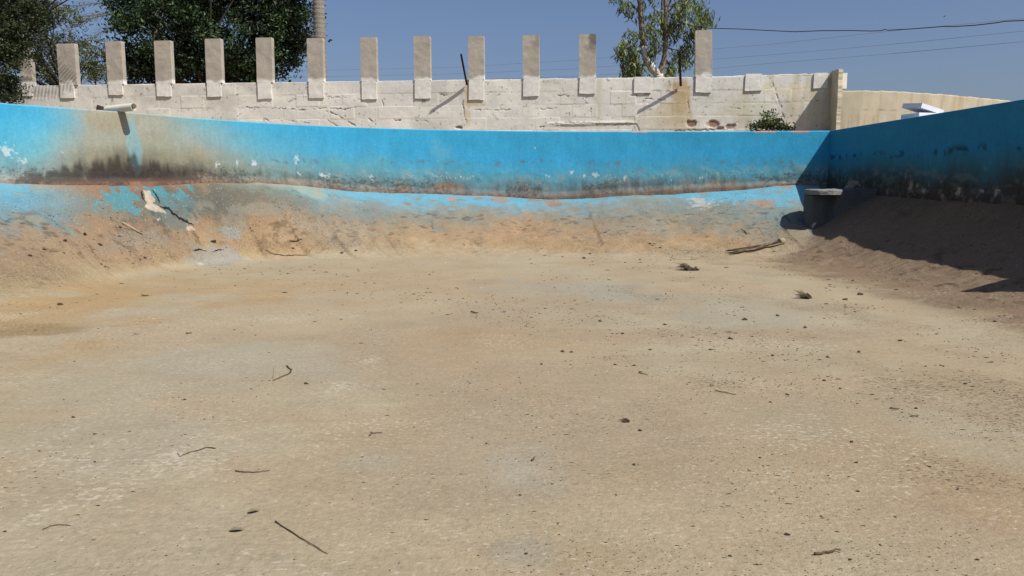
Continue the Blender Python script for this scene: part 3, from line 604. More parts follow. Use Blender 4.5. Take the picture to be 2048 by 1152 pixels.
def chip_box(mb, x0, x1, z0, z1, f, b, colf, lean=0, cham=.03, nz=40, nx=10, notch=0):
    """front-facing slab in wall coordinates (x along, f/b offset towards/away from basin)"""
    V = []; Cc = []
    prof = []
    for k in range(nx+1): prof.append((x0+(x1-x0)*k/nx, f))
    prof += [(x1+cham*.2, f-cham), (x1+cham*.2, b), (x0, b), (x0, f-.005)]
    n = len(prof); sd_ = random.random()*50
    for j in range(nz+1):
        t = j/nz; z = z0+(z1-z0)*t
        for (x, o) in prof:
            r = .008*(float(fbm(np.array(x*7+sd_), np.array(z*7), 7, 3))-.5)*2
            sh = max(0, (t-.97)/.03)*.012
            xc = x+lean*(z-z0)+r+(sh if x < (x0+x1)/2 else -sh)
            if j == 0: z_ = z+notch*(float(fbm(np.array(x*8+sd_), np.array(0.), 17, 2))-.5)
            else: z_ = z
            V.append((xc+nrw.x*(o+r), wy(xc)+nrw.y*(o+r), z_)); Cc.append(colf(xc, z_))
    Q = []
    for j in range(nz):
        for k in range(n): Q.append((j*n+k, j*n+(k+1) % n, (j+1)*n+(k+1) % n, (j+1)*n+k))
    Q.append(tuple(range(n))[::-1]); Q.append(tuple(nz*n+k for k in range(n)))
    b_ = len(mb.v); mb.v += V; mb.f += [tuple(b_+i for i in q) for q in Q]; mb.c += Cc
wh = lin((204, 200, 192))/KW; cg = lin((157, 149, 137))/KW
def paint_shaft(sd_, top, x0, x1, scuff=False):
    def f(x, z):
        n = float(fbm(np.array(x*5+sd_), np.array(z*5), 51, 3)); n2 = float(fbm(np.array(x*2+sd_), np.array(z*2.2), 53, 3))
        base = cg*(.86+.28*n2)
        k = min(max((z-(ZT+.04)-.12*(n-.5)*2)/.07, 0), 1); c = wh*(1-k)+base*k
        if scuff: c = c*(1-scuff*min(max((x-(x1-.22)+(n-.5)*.4)/.1, 0), 1)*min(max((z-(top-.5))/.3, 0), 1))
        return tuple(c)
    return f
for q, (a, b, ty, fy, ln, lab) in enumerate(pil):
    x0, _ = wpt(a, 168); x1, _ = wpt(b, 168); x1 -= .05 if q < 6 else .02
    zt_ = CZ+wy(x0)*sl(ty); zf = CZ+wy(x0)*sl(fy)
    e = empty('wall_pillar', (x0/2+x1/2, wy((x0+x1)/2), ZT)); tag(e, lab, 'pillar', 'pillars along the top of the block wall')
    mb = MB(); chip_box(mb, x0, x1, ZT-.0, zt_, .035, -.12, paint_shaft(q*7.7, zt_, x0, x1, {10: .25, 11: .6}.get(q, 0)), ln)
    par(mb.build('shaft', M_conc, smooth=False), e)
    mb = MB(); w_ = (.9 if q != 1 else .8)
    chip_box(mb, x0+.012, x0+(x1-x0)*w_+(.03 if q > 5 else 0), zf, ZT-.002, .037, -.02, lambda x, z: tuple(wh*(.92+.1*random.random())), 0, .012, 8, 8, .03)
    par(mb.build('foot', M_white), e)
for (a, b, ty, fy, lab) in ((1268, 1302, 167, 186, 'whitewashed pillar stub left in the wall below the eucalyptus'), (1490, 1524, 161, 182, 'whitewashed pillar stub flush with the wall top, right of the tallest pillar'), (1627, 1655, 157, 177, 'whitewashed pillar stub beside the wing wall')):
    x0, z1 = wpt(a, ty); x1, _ = wpt(b, ty); _, zf = wpt(a, fy); mb = MB()
    chip_box(mb, x0, x1, zf, ZT+(.012 if a < 1400 else .05), 0.035, -.04, lambda x, z: tuple(wh*(.97+.06*random.random())), 0, .012, 8, 8, .02)
    tag(mb.build('pillar_stub', M_white, org=(x0, wy(x0), zf)), lab, 'pillar stub', 'stubs of lost pillars on the block wall')
# iron bars
M_iron = material('rusty_iron', color=(.035, .024, .02), n1=(6, .3), n2=(60, .3), bump=(90, .4, .004), rough=.75)
def bar(p0, p1, lab, kink=None):
    x0, z0 = wpt(*p0); top = at_y(p1[0], p1[1], wy(x0)-.62)
    b0 = Vector((x0, wy(x0)-.06, z0-.06)); mb = MB(); d = (top-b0); up = d.normalized()
    sx = up.cross(Vector((0, 1, 0))).normalized(); sy = sx.cross(up)
    R = Matrix((sx, sy, up)).transposed()
    mb.box(b0+d*.5, (.05, .01, d.length), R, (1, 1, 1)); mb.box(b0+d*.5+sx*.02+sy*.025, (.01, .04, d.length), R)
    o = mb.build('iron_bar', M_iron, org=b0)
    tag(o, lab, 'iron bar', 'iron angle bars leaning out from the block wall')
bar((934, 166), (922, 108), 'rusty iron bar leaning left beside a pillar near the middle of the wall')
bar((1361, 168), (1359, 103), 'rusty upright iron bar between the eucalyptus and the tallest pillar')
# ------------------------------------------------------------------ pipe on the rim
M_pvc = material('weathered_plastic', color=(.58, .54, .46), n1=(5, .08), n2=(50, .05), bump=(60, .1, .003), rough=.5, spec=.3)
def pipe(pa, pb, r, lab, name='drain_pipe'):
    pa = Vector(pa); pb = Vector(pb); d = (pb-pa).normalized(); mb = MB()
    a = d.cross(Vector((0, 0, 1))).normalized(); b = a.cross(d); n = 28; V = []
    for p, rr_ in ((pa, r), (pb, r), (pb, r*.9), (pa, r*.9)):
        for k in range(n): t = 2*math.pi*k/n; V.append(p+(a*math.cos(t)+b*math.sin(t))*rr_)
    Q = []
    for j in range(4):
        for k in range(n): Q.append((j*n+k, j*n+(k+1) % n, ((j+1) % 4)*n+(k+1) % n, ((j+1) % 4)*n+k))
    mb.add(V, Q, (1, 1, 1)); o = mb.build(name, M_pvc, smooth=False, org=pa)
    tag(o, lab, 'pipe'); return o
sp_ = px_s(262); q = rim_xy(sp_); tn = rim_xy(sp_+.3)-rim_xy(sp_-.3); tn /= np.linalg.norm(tn); nrm = np.array([-tn[1], tn[0]])
if nearest(np.array([q[0]+nrm[0]*.3]), np.array([q[1]+nrm[1]*.3]))[0][0] < 0: nrm = -nrm
pe = at_y(268, 213.5, q[1]-.30); ps = at_y(214, 219.5, q[1]-.02)
pipe(ps, pe, .068, 'white plastic outfall pipe poking over the blue wall above the black stain')
mb = MB(); c0 = at_y(207, 218.5, ps.y+.1); c0.z = H+.02; mb.box((c0.x, c0.y, H+.02), (.22, .2, .12), Matrix.Rotation(.5, 3, 'Y'), (1, 1, 1), .03)
tag(mb.build('coupling', M_iron, org=c0), 'small dark broken pipe coupling behind the inner end of the white pipe', 'coupling')
# white foam box behind the right wall
M_box = material('white_foam', color=(.66, .69, .78), n1=(5, .03), n2=(50, .03), bump=(80, .15, .003), rough=.7)
bc_ = at_y(1841, 240, 16.0); zb_ = 2.63
e = empty('foam_box', (bc_.x, bc_.y, zb_)); tag(e, 'white foam box with its lid askew, standing behind the dark blue wall', 'box')
R = Matrix.Rotation(math.radians(12), 3, 'Z'); wbx = .50
mb = MB(); zt1 = at_y(1841, 226, 15.8).z
for dx, dy, sx, sy in ((0, -.24, wbx, .04), (0, .24, wbx, .04), (-wbx/2+.02, 0, .04, .439), (wbx/2-.02, 0, .04, .439)):
    mb.box(Vector((bc_.x, bc_.y, (zb_+zt1)/2))+R @ Vector((dx, dy, 0)), (sx, sy, zt1-zb_), R)
mb.box((bc_.x, bc_.y, zb_+.03), (wbx-.09, .43, .04), R); par(mb.build('body', M_box), e)
R2 = Matrix.Rotation(math.radians(16), 3, 'Z') @ Matrix.Rotation(math.radians(13), 3, 'Y') @ Matrix.Rotation(math.radians(5), 3, 'X')
mb = MB(); mb.box((bc_.x+.04, bc_.y+.02, zt1+.10), (wbx+.05, .52, .09), R2); par(mb.build('lid', M_box), e)
# ------------------------------------------------------------------ corner block and added shadow slab
M_block = material('old_concrete', color=tuple(lin((160, 162, 158))/1.9), n1=(2.5, .2), n2=(30, .18), bump=(24, .7, .03), rough=.95, streak=((1, 1, .2), 10, .15))
M_block_shade = material('shade_dark_concrete', color=tuple(lin((118, 124, 126))/2.0), n1=(2.5, .2), n2=(30, .18), bump=(24, .7, .03), rough=.95)  # darker copy of the block concrete, shade of post and beam in its colour
def rounded_block(name, outline, z0, z1, mat, lab=None, cat=None, parent=None, amp=.03, seed=1):
    P = np.array(outline, float); P = np.vstack([P, P[:1]]); t = np.r_[0, np.cumsum(np.linalg.norm(np.diff(P, axis=0), axis=1))]
    q = np.linspace(0, t[-1], 121)[:-1]; P = np.stack([np.interp(q, t, P[:, 0]), np.interp(q, t, P[:, 1])], 1)
    for _ in range(6): P = .25*np.roll(P, 1, 0)+.5*P+.25*np.roll(P, -1, 0)
    c = P.mean(0); V = []; levels = [(z0+(z1-z0)*k/14, 1.0) for k in range(15)]+[(z1+.018, .96), (z1+.028, .86), (z1+.03, .6), (z1+.03, .25)]
    for z, k in levels:
        Q = c+(P-c)*k; d = (fbm(q*4, q*0+z*5, seed, 3)-.5)*amp; dv = P-c; dv /= np.linalg.norm(dv, axis=1)[:, None]
        V.append(np.column_stack([Q+dv*d[:, None]*(k > .8), np.full(120, z)+(fbm(q*3, q*0, seed+3, 2)-.5)*.02*(k < .95)]))
    n = 120; V = np.vstack(V); Fq = []
    for j in range(len(levels)-1):
        for k in range(n): Fq.append((j*n+k, j*n+(k+1) % n, (j+1)*n+(k+1) % n, (j+1)*n+k))
    Vc = V[-n:].mean(0); me = bpy.data.meshes.new(name); V = np.vstack([V, Vc]); b = (len(levels)-1)*n
    Fq += [(b+k, b+(k+1) % n, len(V)-1) for k in range(n)]; me.from_pydata([tuple(v) for v in V], [], Fq); me.update()
    o = link(name, me, mat)
    if parent: par(o, parent)
    else: tag(o, lab, cat)
    return o
xr = rim_xy(S_RIGHT1-1.8)[0]
xl = at_y(1613, 380, 16.7).x
e = empty('corner_block', (xl+.4, 16.7, .8)); tag(e, 'rounded concrete step in the far right corner, shaded by the blue wall', 'concrete step')
rounded_block('cap', [(xl, 16.42), (xl+.02, 16.95), (xl+.2, 17.2), (xl+.5, 17.3), (xl+.64, 17.0), (xl+.64, 16.32), (xl+.35, 16.2), (xl+.06, 16.25)], 1.25, 1.335, M_block, parent=e, seed=501, amp=.06)
rounded_block('post', [(xl+.03, 16.72), (xl+.08, 17.05), (xl+.2, 17.2), (xl+.5, 17.25), (xl+.60, 17.0), (xl+.60, 16.62), (xl+.35, 16.56), (xl+.10, 16.58)], .3, 1.225, M_block_shade, parent=e, seed=503)
rounded_block('beam', [(xl+.5, 16.62), (xl+.5, 17.2), (xr+.15, 17.2), (xr+.15, 16.5)], .5, 1.35, M_block_shade, parent=e, seed=511, amp=.04)
# unseen slab on the right wall, added to cast a second shadow on the bank
xq = rim_xy(S_RIGHT1-10.1)[0]
rounded_block('shadow_slab', [(xq+.4, 7.6), (xq-.1, 7.8), (xq-.52, 8.5), (xq-.1, 8.6), (xq+.4, 8.7)], H+.02, H+.12, M_block, 'unseen concrete slab added over the right blue wall to cast a shadow on the bank', 'slab', seed=521)
# ------------------------------------------------------------------ cracks, chips and litter in the basin
M_dark = material('crack_shadowed_soil', color=(.012, .010, .009), n1=(9, .2), n2=(80, .2), bump=None)
M_pale = material('exposed_render', color=tuple(lin((196, 184, 165))/KF), n1=(8, .2), n2=(60, .15), bump=(50, .8, .02))
def ribbon(name, pts, w, mat, lab, cat, lift=.006, jit=.4, step=.02, group=None):
    P = [hit(*p) for p in pts]; V = []; f = []
    path = []
    for a, b in zip(P[:-1], P[1:]):
        n = max(2, int((b-a).length/step)); path += [a.lerp(b, k/n) for k in range(n)]
    path.append(P[-1]); n = len(path)
    for k, p in enumerate(path):
        d = (path[min(k+1, n-1)]-path[max(k-1, 0)]); s = Vector((-d.y, d.x, 0)); s = s.normalized() if s.length > 1e-6 else Vector((1, 0, 0))
        t = k/(n-1); ww = w*(math.sin(math.pi*min(max(t, .03), .97))**.6)*(1+random.uniform(-jit, jit)); c = p+s*random.uniform(-.3, .3)*w
        for sg in (-1, 1):
            q = c+s*ww*sg*.5; V.append((q.x, q.y, gz(q.x, q.y)+lift))
    f = [(2*k, 2*k+1, 2*k+3, 2*k+2) for k in range(n-1)]
    me = bpy.data.meshes.new(name); me.from_pydata(V, [], f); me.update(); o = link(name, me, mat); tag(o, lab, cat, group); return o
ribbon('crack', [(318, 415), (338, 418), (346, 428), (360, 438), (375, 445), (388, 453)], .05, M_dark, 'open black crack running down right from the broken pale patch on the left bank', 'crack')
ribbon('crack', [(303, 380), (315, 395), (320, 408)], .035, M_dark, 'short dark crack along the right side of the pale broken patch', 'crack')
ribbon('crack', [(283, 382), (285, 395), (290, 404)], .03, M_dark, 'thin dark crack along the left side of the pale broken patch', 'crack')
ribbon('crack', [(386, 502), (400, 499), (415, 502)], .022, M_dark, 'thin crack at the foot of the left bank, left of a twin crack', 'crack')
ribbon('crack', [(425, 504), (437, 500), (448, 501)], .022, M_dark, 'thin crack at the foot of the left bank, right of a twin crack', 'crack')
ribbon('crack', [(530, 500), (545, 509), (565, 511), (600, 511), (618, 506), (622, 499)], .02, M_dark, 'bowl shaped crack under the orange foot of the back bank', 'crack')
ribbon('crack', [(1343, 516), (1350, 519), (1385, 520), (1400, 517)], .02, M_dark, 'fine crack at the foot of the bank left of the twig bundle', 'crack')
ribbon('crack', [(1480, 457), (1488, 462), (1494, 470)], .03, M_dark, 'small jagged crack above the twig bundle', 'crack')
ribbon('crack', [(200, 529), (212, 533), (222, 538)], .02, M_dark, 'short crack in the clods of the left bank', 'crack')
def patch(name, pts, mat, lab, cat, lift=.012):
    P = [hit(*p) for p in pts]; c = sum(P, Vector())/len(P); V = []; n = 0
    ring = []
    for a, b in zip(P, P[1:]+P[:1]):
        for k in range(5): q = a.lerp(b, k/5); ring.append(q+Vector((random.uniform(-.015, .015), random.uniform(-.015, .015), 0)))
    for s in (1, .92, .6, .3):
        for q in ring:
            r = c+(q-c)*s; V.append((r.x, r.y, gz(r.x, r.y)+(lift if s < 1 else -.01)+random.uniform(0, .012)*(s < .9)))
    n = len(ring); V.append((c.x, c.y, gz(c.x, c.y)+lift)); Q = []
    for j in range(3):
        for k in range(n): Q.append((j*n+k, j*n+(k+1) % n, (j+1)*n+(k+1) % n, (j+1)*n+k))
    Q += [(3*n+k, 3*n+(k+1) % n, 4*n) for k in range(n)]
    me = bpy.data.meshes.new(name); me.from_pydata(V, [], Q); me.update(); return tag(link(name, me, mat), lab, cat)
patch('broken_render', [(286, 380), (298, 380), (304, 392), (312, 404), (302, 408), (306, 414), (318, 416), (328, 422), (334, 428), (318, 426), (300, 422), (288, 414), (296, 411), (290, 400)], M_pale, 'pale broken render exposed between turquoise paint on the left bank', 'broken render')
patch('render_flake', [(372, 455), (384, 454), (391, 459), (376, 462)], M_pale, 'pale flake at the lower end of the black crack', 'flake')
patch('render_flake', [(390, 529), (402, 526), (412, 529), (405, 532), (394, 532)], M_pale, 'white flake lying at the foot of the left bank', 'flake')
patch('render_flake', [(314, 438), (320, 437), (321, 443), (316, 443)], M_pale, 'tiny white flake under the broken pale patch', 'flake')
# twigs
M_twig = material('dry_twig', color=(.10, .07, .045), n1=(9, .25), n2=(90, .25), bump=(120, .4, .003))
M_cane = material('pale_cane', color=(.30, .235, .15), n1=(9, .15), n2=(90, .2), bump=(120, .4, .003))
M_leaf = material('dead_leaf', color=(.20, .165, .10), n1=(20, .3), n2=(120, .2), bump=(150, .4, .002))
def twig(pts, r, lab, mat=M_twig, name='twig', lift=.3, n=6, group=None):
    r *= .72; P = [hit(*p) for p in pts]; path = []
    for a, b in zip(P[:-1], P[1:]): path += [a.lerp(b, k/4) for k in range(4)]
    path.append(P[-1])
    if name == 'stick': path = [p+Vector((0, 0, r*1.2)) for p in path]
    else: path = [Vector((p.x+random.uniform(-r, r), p.y+random.uniform(-r, r), gz(p.x, p.y)+r*(.8+lift)+random.uniform(0, r))) for p in path]
    m = len(path); rad = [r*(1-.55*k/m)*random.uniform(.85, 1.2) for k in range(m)]
    mb = MB(); mb.tube(path, rad, n); o = mb.build(name, mat, smooth=True, org=path[0]); tag(o, lab, name.replace('_', ' '), group); return o
twig([(550, 1045), (580, 1064), (620, 1089), (655, 1110)], .0042, 'long straight dark twig lying diagonally in the foreground left of centre')
twig([(573, 734), (583, 741), (580, 748), (560, 757), (545, 763)], .007, 'hooked bent twig on the floor left of centre')
twig([(85, 1061), (100, 1054), (120, 1051), (142, 1052)], .003, 'thin curved twig in the lower left corner')
twig([(432, 898), (415, 896), (395, 903), (375, 908), (360, 914), (355, 908)], .0038, 'thin wavy twig crossing a pale scuff left of centre')
twig([(470, 943), (490, 947), (520, 946), (540, 943)], .0045, 'dark nearly straight twig below the wavy one')
twig([(738, 873), (745, 868), (765, 867)], .005, 'small forked twig left of the picture centre'); 
twig([(745, 868), (741, 865)], .004, 'short side shoot lying on the forked twig')
twig([(1632, 1112), (1655, 1107), (1680, 1104)], .008, 'brown stick near the lower right edge', M_twig)
twig([(1430, 783), (1450, 786), (1472, 791)], .0045, 'faint straight twig on the right of the floor')
twig([(1278, 747), (1296, 751)], .006, 'short twig right of centre')
twig([(941, 626), (957, 628)], .012, 'short dark twig on the far floor near the middle')
twig([(284, 592), (298, 593)], .012, 'short dark stub on the far floor at left')
twig([(372, 668), (383, 668)], .010, 'small dark stub lying level on the left of the floor')
twig([(1063, 923), (1070, 918)], .007, 'stubby sliver below the middle of the picture')
twig([(1820, 834), (1838, 835)], .006, 'thin sliver on the right of the floor')
twig([(545, 757), (548, 735)], .002, 'hair thin stalk beside the hooked twig')
twig([(245, 449), (285, 471)], .034, 'straight pale stick lying on the left bank', M_cane, 'stick')
twig([(580, 484), (595, 485), (604, 481)], .02, 'dark curled bark piece on the back bank', M_twig, 'bark_piece')
twig([(1780, 818), (1800, 820)], .006, 'short level twig right of the mud streaks')
# twig bundle
a = hit(1456, 508); b = hit(1566, 487); e = empty('twig_bundle', a); tag(e, 'bundle of dry brown twigs tied at its right end, at the bank foot', 'twig bundle')
M_straw = material('dry_palm_straw', n1=(9, .2), n2=(90, .2), bump=None)
mb = MB(); dr = (b-a)
for k in range(80):
    sp0 = Vector((random.gauss(0, .03), random.gauss(0, .05), 0)); sp1 = Vector((random.gauss(0, .02), random.gauss(0, .03), 0)); t0 = random.uniform(0, .35)
    pts = []
    for j in range(6):
        t = t0+(.95-t0)*j/5; p = a+dr*t+sp0*(1-t)*1.3+sp1*t; p.z = gz(p.x, p.y)+.012+random.uniform(0, .03)*(.3+t*.7)+(k % 5)*.006; pts.append(p)
    mb.tube(pts, .0085, 4, random.choice([(.03, .02, .014), (.09, .06, .04), (.20, .14, .09), (.05, .035, .025)]), False)
par(mb.build('twigs', M_straw), e)
mb = MB(); c0 = a+dr*.93; c1 = a+dr*1.02; c0.z = gz(c0.x, c0.y)+.05; c1.z = gz(c1.x, c1.y)+.055; mb.tube([c0, c0.lerp(c1, .1), c0.lerp(c1, .9), c1], [.055, .065, .06, .045], 12); par(mb.build('tied_end', M_cane, smooth=True), e)
# clods
M_clod = material('dark_clod', color=(.075, .055, .038), n1=(9, .25), n2=(70, .3), bump=(60, .9, .01))
def clod_mesh(seed, sub=2):
    import bmesh
    bm = bmesh.new(); bmesh.ops.create_icosphere(bm, subdivisions=sub, radius=1); r = random.Random(seed)
    o = [Vector((r.uniform(-9, 9), r.uniform(-9, 9), r.uniform(-9, 9)))]
    from mathutils import noise as mn
    for v in bm.verts:
        d = v.co.normalized(); k = 1+.9*mn.noise(d*1.3+o[0])+.6*mn.noise(d*3.1+o[0]); v.co = Vector((d.x*k, d.y*k*.8, d.z*k*.75))
    me = bpy.data.meshes.new('clod'); bm.to_mesh(me); bm.free(); me.materials.append(M_clod); return me
cm = [clod_mesh(k) for k in range(6)]
def clump(px, py, r, lab, spikes=0):
    p = hit(px, py); e = empty('debris_clump', p); tag(e, lab, 'debris clump')
    mb = MB()
    for k in range(spikes):
        a0 = p+Vector((random.gauss(0, r*.3), random.gauss(0, r*.3), random.uniform(0, r*.5))); an = random.gauss(2.7, .45)
        b0 = a0+Vector((math.cos(an)*r*random.uniform(.8, 2.2), math.sin(an)*r*random.uniform(.3, 1), random.uniform(-.2, .9)*r)); b0.z = max(b0.z, gz(b0.x, b0.y)+.01)
        mb.tube([a0, a0.lerp(b0, .5)+Vector((0, 0, r*.15)), b0], [r*.05, r*.035, r*.01], 4)
    if spikes: par(mb.build('fibres', M_twig), e)
    for k in range(3):
        o = bpy.data.objects.new('lump', cm[k]); COL.objects.link(o); o.location = (random.gauss(0, r*.4)+r*.3, random.gauss(0, r*.25), r*.2); o.scale = [r*random.uniform(.4, .7)]*3; o.rotation_euler = (0, 0, random.random()*6); o.parent = e
clump(1378, 541, .11, 'dark fibrous clump of palm debris on the floor below the twig bundle', 60)
clump(1610, 597, .085, 'dark clump of debris with a stalk, on the floor near the right bank', 24)
clump(1251, 844, .03, 'small dark spiky clump right of the picture centre', 10)
for k, (px, py, ang, L_, w_, lab) in enumerate(((507, 1026, .55, .05, .014, 'dark curled dead leaf in the foreground, upper of two'), (473, 1064, .2, .055, .014, 'flat tan dead leaf in the foreground, lower of two'))):
    p = hit(px, py); mb = MB(); V = []; Q = []
    for j in range(9):
        t = j/8; w = w_*math.sin(math.pi*t)**.7+.0005
        for sg, zz in ((-1, .004), (0, .001), (1, .005)):
            x = (t-.5)*L_; y = sg*w; V.append((x*math.cos(ang)-y*math.sin(ang), x*math.sin(ang)+y*math.cos(ang), zz+.004+.006*math.sin(math.pi*t)))
    for j in range(8):
        for m_ in range(2): Q.append((j*3+m_, j*3+m_+1, (j+1)*3+m_+1, (j+1)*3+m_))
    mb.add(V, Q); o = mb.build('dead_leaf', M_leaf, smooth=True); o.location = p; tag(o, lab, 'leaf')
# countable bigger clods
big = [(1575, 1071, 9), (1460, 1114, 7), (1700, 1122, 7), (1052, 1108, 7), (1280, 862, 7), (1125, 704, 7), (1143, 705, 6), (1230, 730, 6), (1083, 729, 5), (1712, 926, 7), (1703, 885, 7), (1268, 930, 6), (1520, 916, 5), (1715, 984, 7), (1915, 980, 6), (369, 800, 6), (120, 610, 9), (612, 768, 7), (147, 835, 6), (79, 903, 5), (190, 925, 5), (10, 1064, 6), (1040, 992, 5), (1232, 991, 4), (333, 1113, 4), (1648, 762, 7), (1717, 705, 7), (1800, 682, 8), (1545, 712, 6), (1460, 678, 8), (1490, 640, 9), (1555, 632, 8), (1610, 656, 7), (1690, 600, 9), (1720, 590, 10), (1950, 622, 8), (1990, 645, 8), (2012, 635, 10), (1918, 618, 8), (1300, 700, 6), (1245, 668, 6), (1200, 643, 6), (1330, 650, 6), (1420, 700, 6), (1880, 560, 8), (1815, 566, 9), (1810, 540, 8), (1655, 715, 6), (1575, 790, 6), (1540, 805, 6), (1832, 818, 6), (1930, 768, 7), (1680, 778, 5), (1760, 1092, 5), (1955, 1120, 6), (240, 455, 6), (170, 470, 8), (130, 482, 8), (60, 512, 7), (200, 490, 7), (88, 500, 6), (280, 520, 5), (290, 517, 6), (427, 484, 9), (1168, 517, 6), (1180, 508, 4), (1300, 488, 5), (1320, 496, 5), (1280, 520, 4), (684, 506, 6), (712, 502, 5), (586, 497, 4), (1860, 935, 5), (1790, 1035, 5)]
CL_ = []
for k, (px, py, r) in enumerate(big):
    p = hit(px, py); o = bpy.data.objects.new('mud_clod', cm[k % 6]); COL.objects.link(o); s = r*.5*p.y/F*.78
    o.location = p+Vector((0, 0, s*.25)); o.scale = (s*1.5, s*1.3, s*1.2); o.rotation_euler = (0, 0, random.gauss(0, .4))
    CL_.append((o, px, py))
LM = [('the long straight twig', 600, 1078), ('the hooked twig', 566, 748), ('the dead leaves', 490, 1045), ('the wavy twig', 395, 905), ('the small spiky clump', 1251, 844), ('the stalked debris clump', 1610, 597), ('the fibrous debris clump', 1378, 541), ('the brown stick', 1655, 1108), ('the pale stick', 265, 460), ('the twin cracks', 418, 501), ('the bowl shaped crack', 575, 510), ('the faint straight twig', 1450, 786), ('the dark end of the added slab shadow', 1935, 588), ('the curled bark piece', 592, 484), ('the short dark far twig', 949, 627), ('the thin curved twig', 114, 1055), ('the thin right hand sliver', 1829, 834), ('the stubby sliver', 1066, 920)]
grp = {}
for (o, px, py) in CL_:
    q = min(LM, key=lambda m: math.hypot(px-m[1], (py-m[2])*1.6)); dx, dy = px-q[1], (py-q[2])*1.6
    side_ = ('right of' if dx > 0 else 'left of') if abs(dx) > abs(dy) else ('below' if dy > 0 else 'above')
    grp.setdefault((q[0], side_), []).append((math.hypot(dx, dy), id(o), o))
ORD = ['nearest', 'second nearest', 'third nearest', 'fourth nearest', 'fifth nearest', 'sixth nearest', 'seventh nearest', 'eighth nearest', 'ninth nearest', 'tenth nearest', 'eleventh nearest', 'twelfth nearest']
for (nm, side_), L2 in grp.items():
    for k, (_, _, o) in enumerate(sorted(L2)): tag(o, 'dark mud clod, %s one %s %s' % (ORD[k], side_, nm), 'mud clod', 'larger mud clods scattered over the basin')
# grit: nobody could count it
def grit_object(name, N, sampler, col, rs, lab):
    t = np.array([(1, 0, 0), (-.5, .87, 0), (-.5, -.87, 0), (.25, .2, .9), (-.3, .1, .7)]); fc = np.array([(0, 1, 3), (1, 4, 3), (1, 2, 4), (2, 3, 4), (2, 0, 3)])
    P, r = sampler(N); n = len(P); a = rng.random(n)*6.28; st_ = rng.uniform(.5, 1.4, n)*np.where(rng.random(n) < .18, 2.6, 1)
    V = np.zeros((n, 5, 3)); b = t[None]*rng.uniform(.6, 1.3, (n, 5, 1))
    V[..., 0] = (b[..., 0]*np.cos(a)[:, None]-b[..., 1]*np.sin(a)[:, None])*r[:, None]*1.5*st_[:, None]; V[..., 1] = (b[..., 0]*np.sin(a)[:, None]+b[..., 1]*np.cos(a)[:, None])*r[:, None]; V[..., 2] = b[..., 2]*r[:, None]*.9
    h = ground_h(P[:, 0], P[:, 1])[0]; V[..., 0] += P[:, 0][:, None]; V[..., 1] += P[:, 1][:, None]; V[..., 2] += (h-.002)[:, None]
    Fq = (np.arange(n)[:, None, None]*5+fc[None]).reshape(-1, 3)
    c = np.repeat(lin(col)[None]/KF*rng.uniform(*((.12, .55) if 'pale' not in name else (.7, 1)), (n, 1)), 5, 0)
    return tag(link(name, np_mesh(name, V.reshape(-1, 3), Fq, c, smooth=False), M_grit), lab, 'grit', kind='stuff')
M_grit = material('grit', n1=(5, .1), n2=(60, .1), bump=None, rough=.95)
def samp_dark(N):
    px = rng.uniform(-60, 2108, N*7); py = 500+rng.random(N*7)**1.0*690
    u = (px-1024)/F; slp = np.array([sl(v) for v in py]); y = -CZ/slp; ok = (y > 0)&(y < 17.5); px, py, y = px[ok], py[ok], y[ok]
    x = (px-1024)/F*(y*cT+CZ*sT)
    d, s = nearest(x, y); ok = d > .25; x, y, px, py = x[ok], y[ok], px[ok], py[ok]
    den = sstep(.42, .68, fbm(x*1.5, y*1.1, 611, 4))*(.22+.78*sstep(900, 1500, px+(py-600)*.2))
    den += .9*np.exp(-((px-1350-(py-670)*3.0)/420)**2-((py-672-(px-1330)*.16)/30)**2)
    den += .7*np.exp(-(((px-1230)/150)**2+((py-1115)/35)**2))+.5*np.exp(-(((px-1900)/140)**2+((py-1080)/40)**2))+.03
    den += .25*np.exp(-(((px-270)/120)**2+((py-1120)/40)**2))
    k = rng.random(len(x)) < den*.9; x, y = x[k][:N], y[k][:N]
    r = (.0017+.0040*rng.random(len(x))**4)*(.4+y/5.0)
    return np.stack([x, y], 1), r
def samp_bank(N):
    s = np.r_[rng.uniform(S_RIGHT1-9, S_RIGHT1, N), rng.uniform(px_s(560), px_s(0), N)]
    t = rng.beta(2.2, 2.2, 2*N)*.9+.15
    side_ = np.r_[np.ones(N), np.zeros(N)]; P = rim_xy(s); P1 = rim_xy(np.clip(s+.05, 0, LT)); P0 = rim_xy(np.clip(s-.05, 0, LT)); tg = P1-P0; tg /= np.linalg.norm(tg, axis=1)[:, None]
    n = np.stack([tg[:, 1], -tg[:, 0]], 1); tst = nearest(P[:, 0]+n[:, 0]*.3, P[:, 1]+n[:, 1]*.3)[0]; n[tst < 0] *= -1
    Q = P+n*(bw(s)*np.where(side_ > 0, t*.75+.4, t))[:, None]
    d = sstep(.45, .7, fbm(Q[:, 0]*2, Q[:, 1]*2, 621, 3)); ok = (rng.random(len(Q)) < .15+.85*d)&(nearest(Q[:, 0], Q[:, 1])[0] > .3)
    return Q[ok], rng.uniform(.004, .013, ok.sum())
def samp_pale(N):
    P, r = samp_dark(N*5); c = rng.permutation(len(P))[:N]; P = P[c]+rng.normal(0, .4, (len(c), 2)); ok = nearest(P[:, 0], P[:, 1])[0] > 2; return P[ok], r[c][ok]*1.0
grit_object('dark_grit', 20000, samp_dark, (84, 66, 48), 1, 'dark grit strewn in drifts over the basin floor')
grit_object('bank_grit', 1800, samp_bank, (100, 80, 60), 1, 'brown crumbs lying on the sloping banks')
grit_object('pale_grit', 160, samp_pale, (225, 214, 190), 1, 'pale crumbs sprinkled over the basin floor')
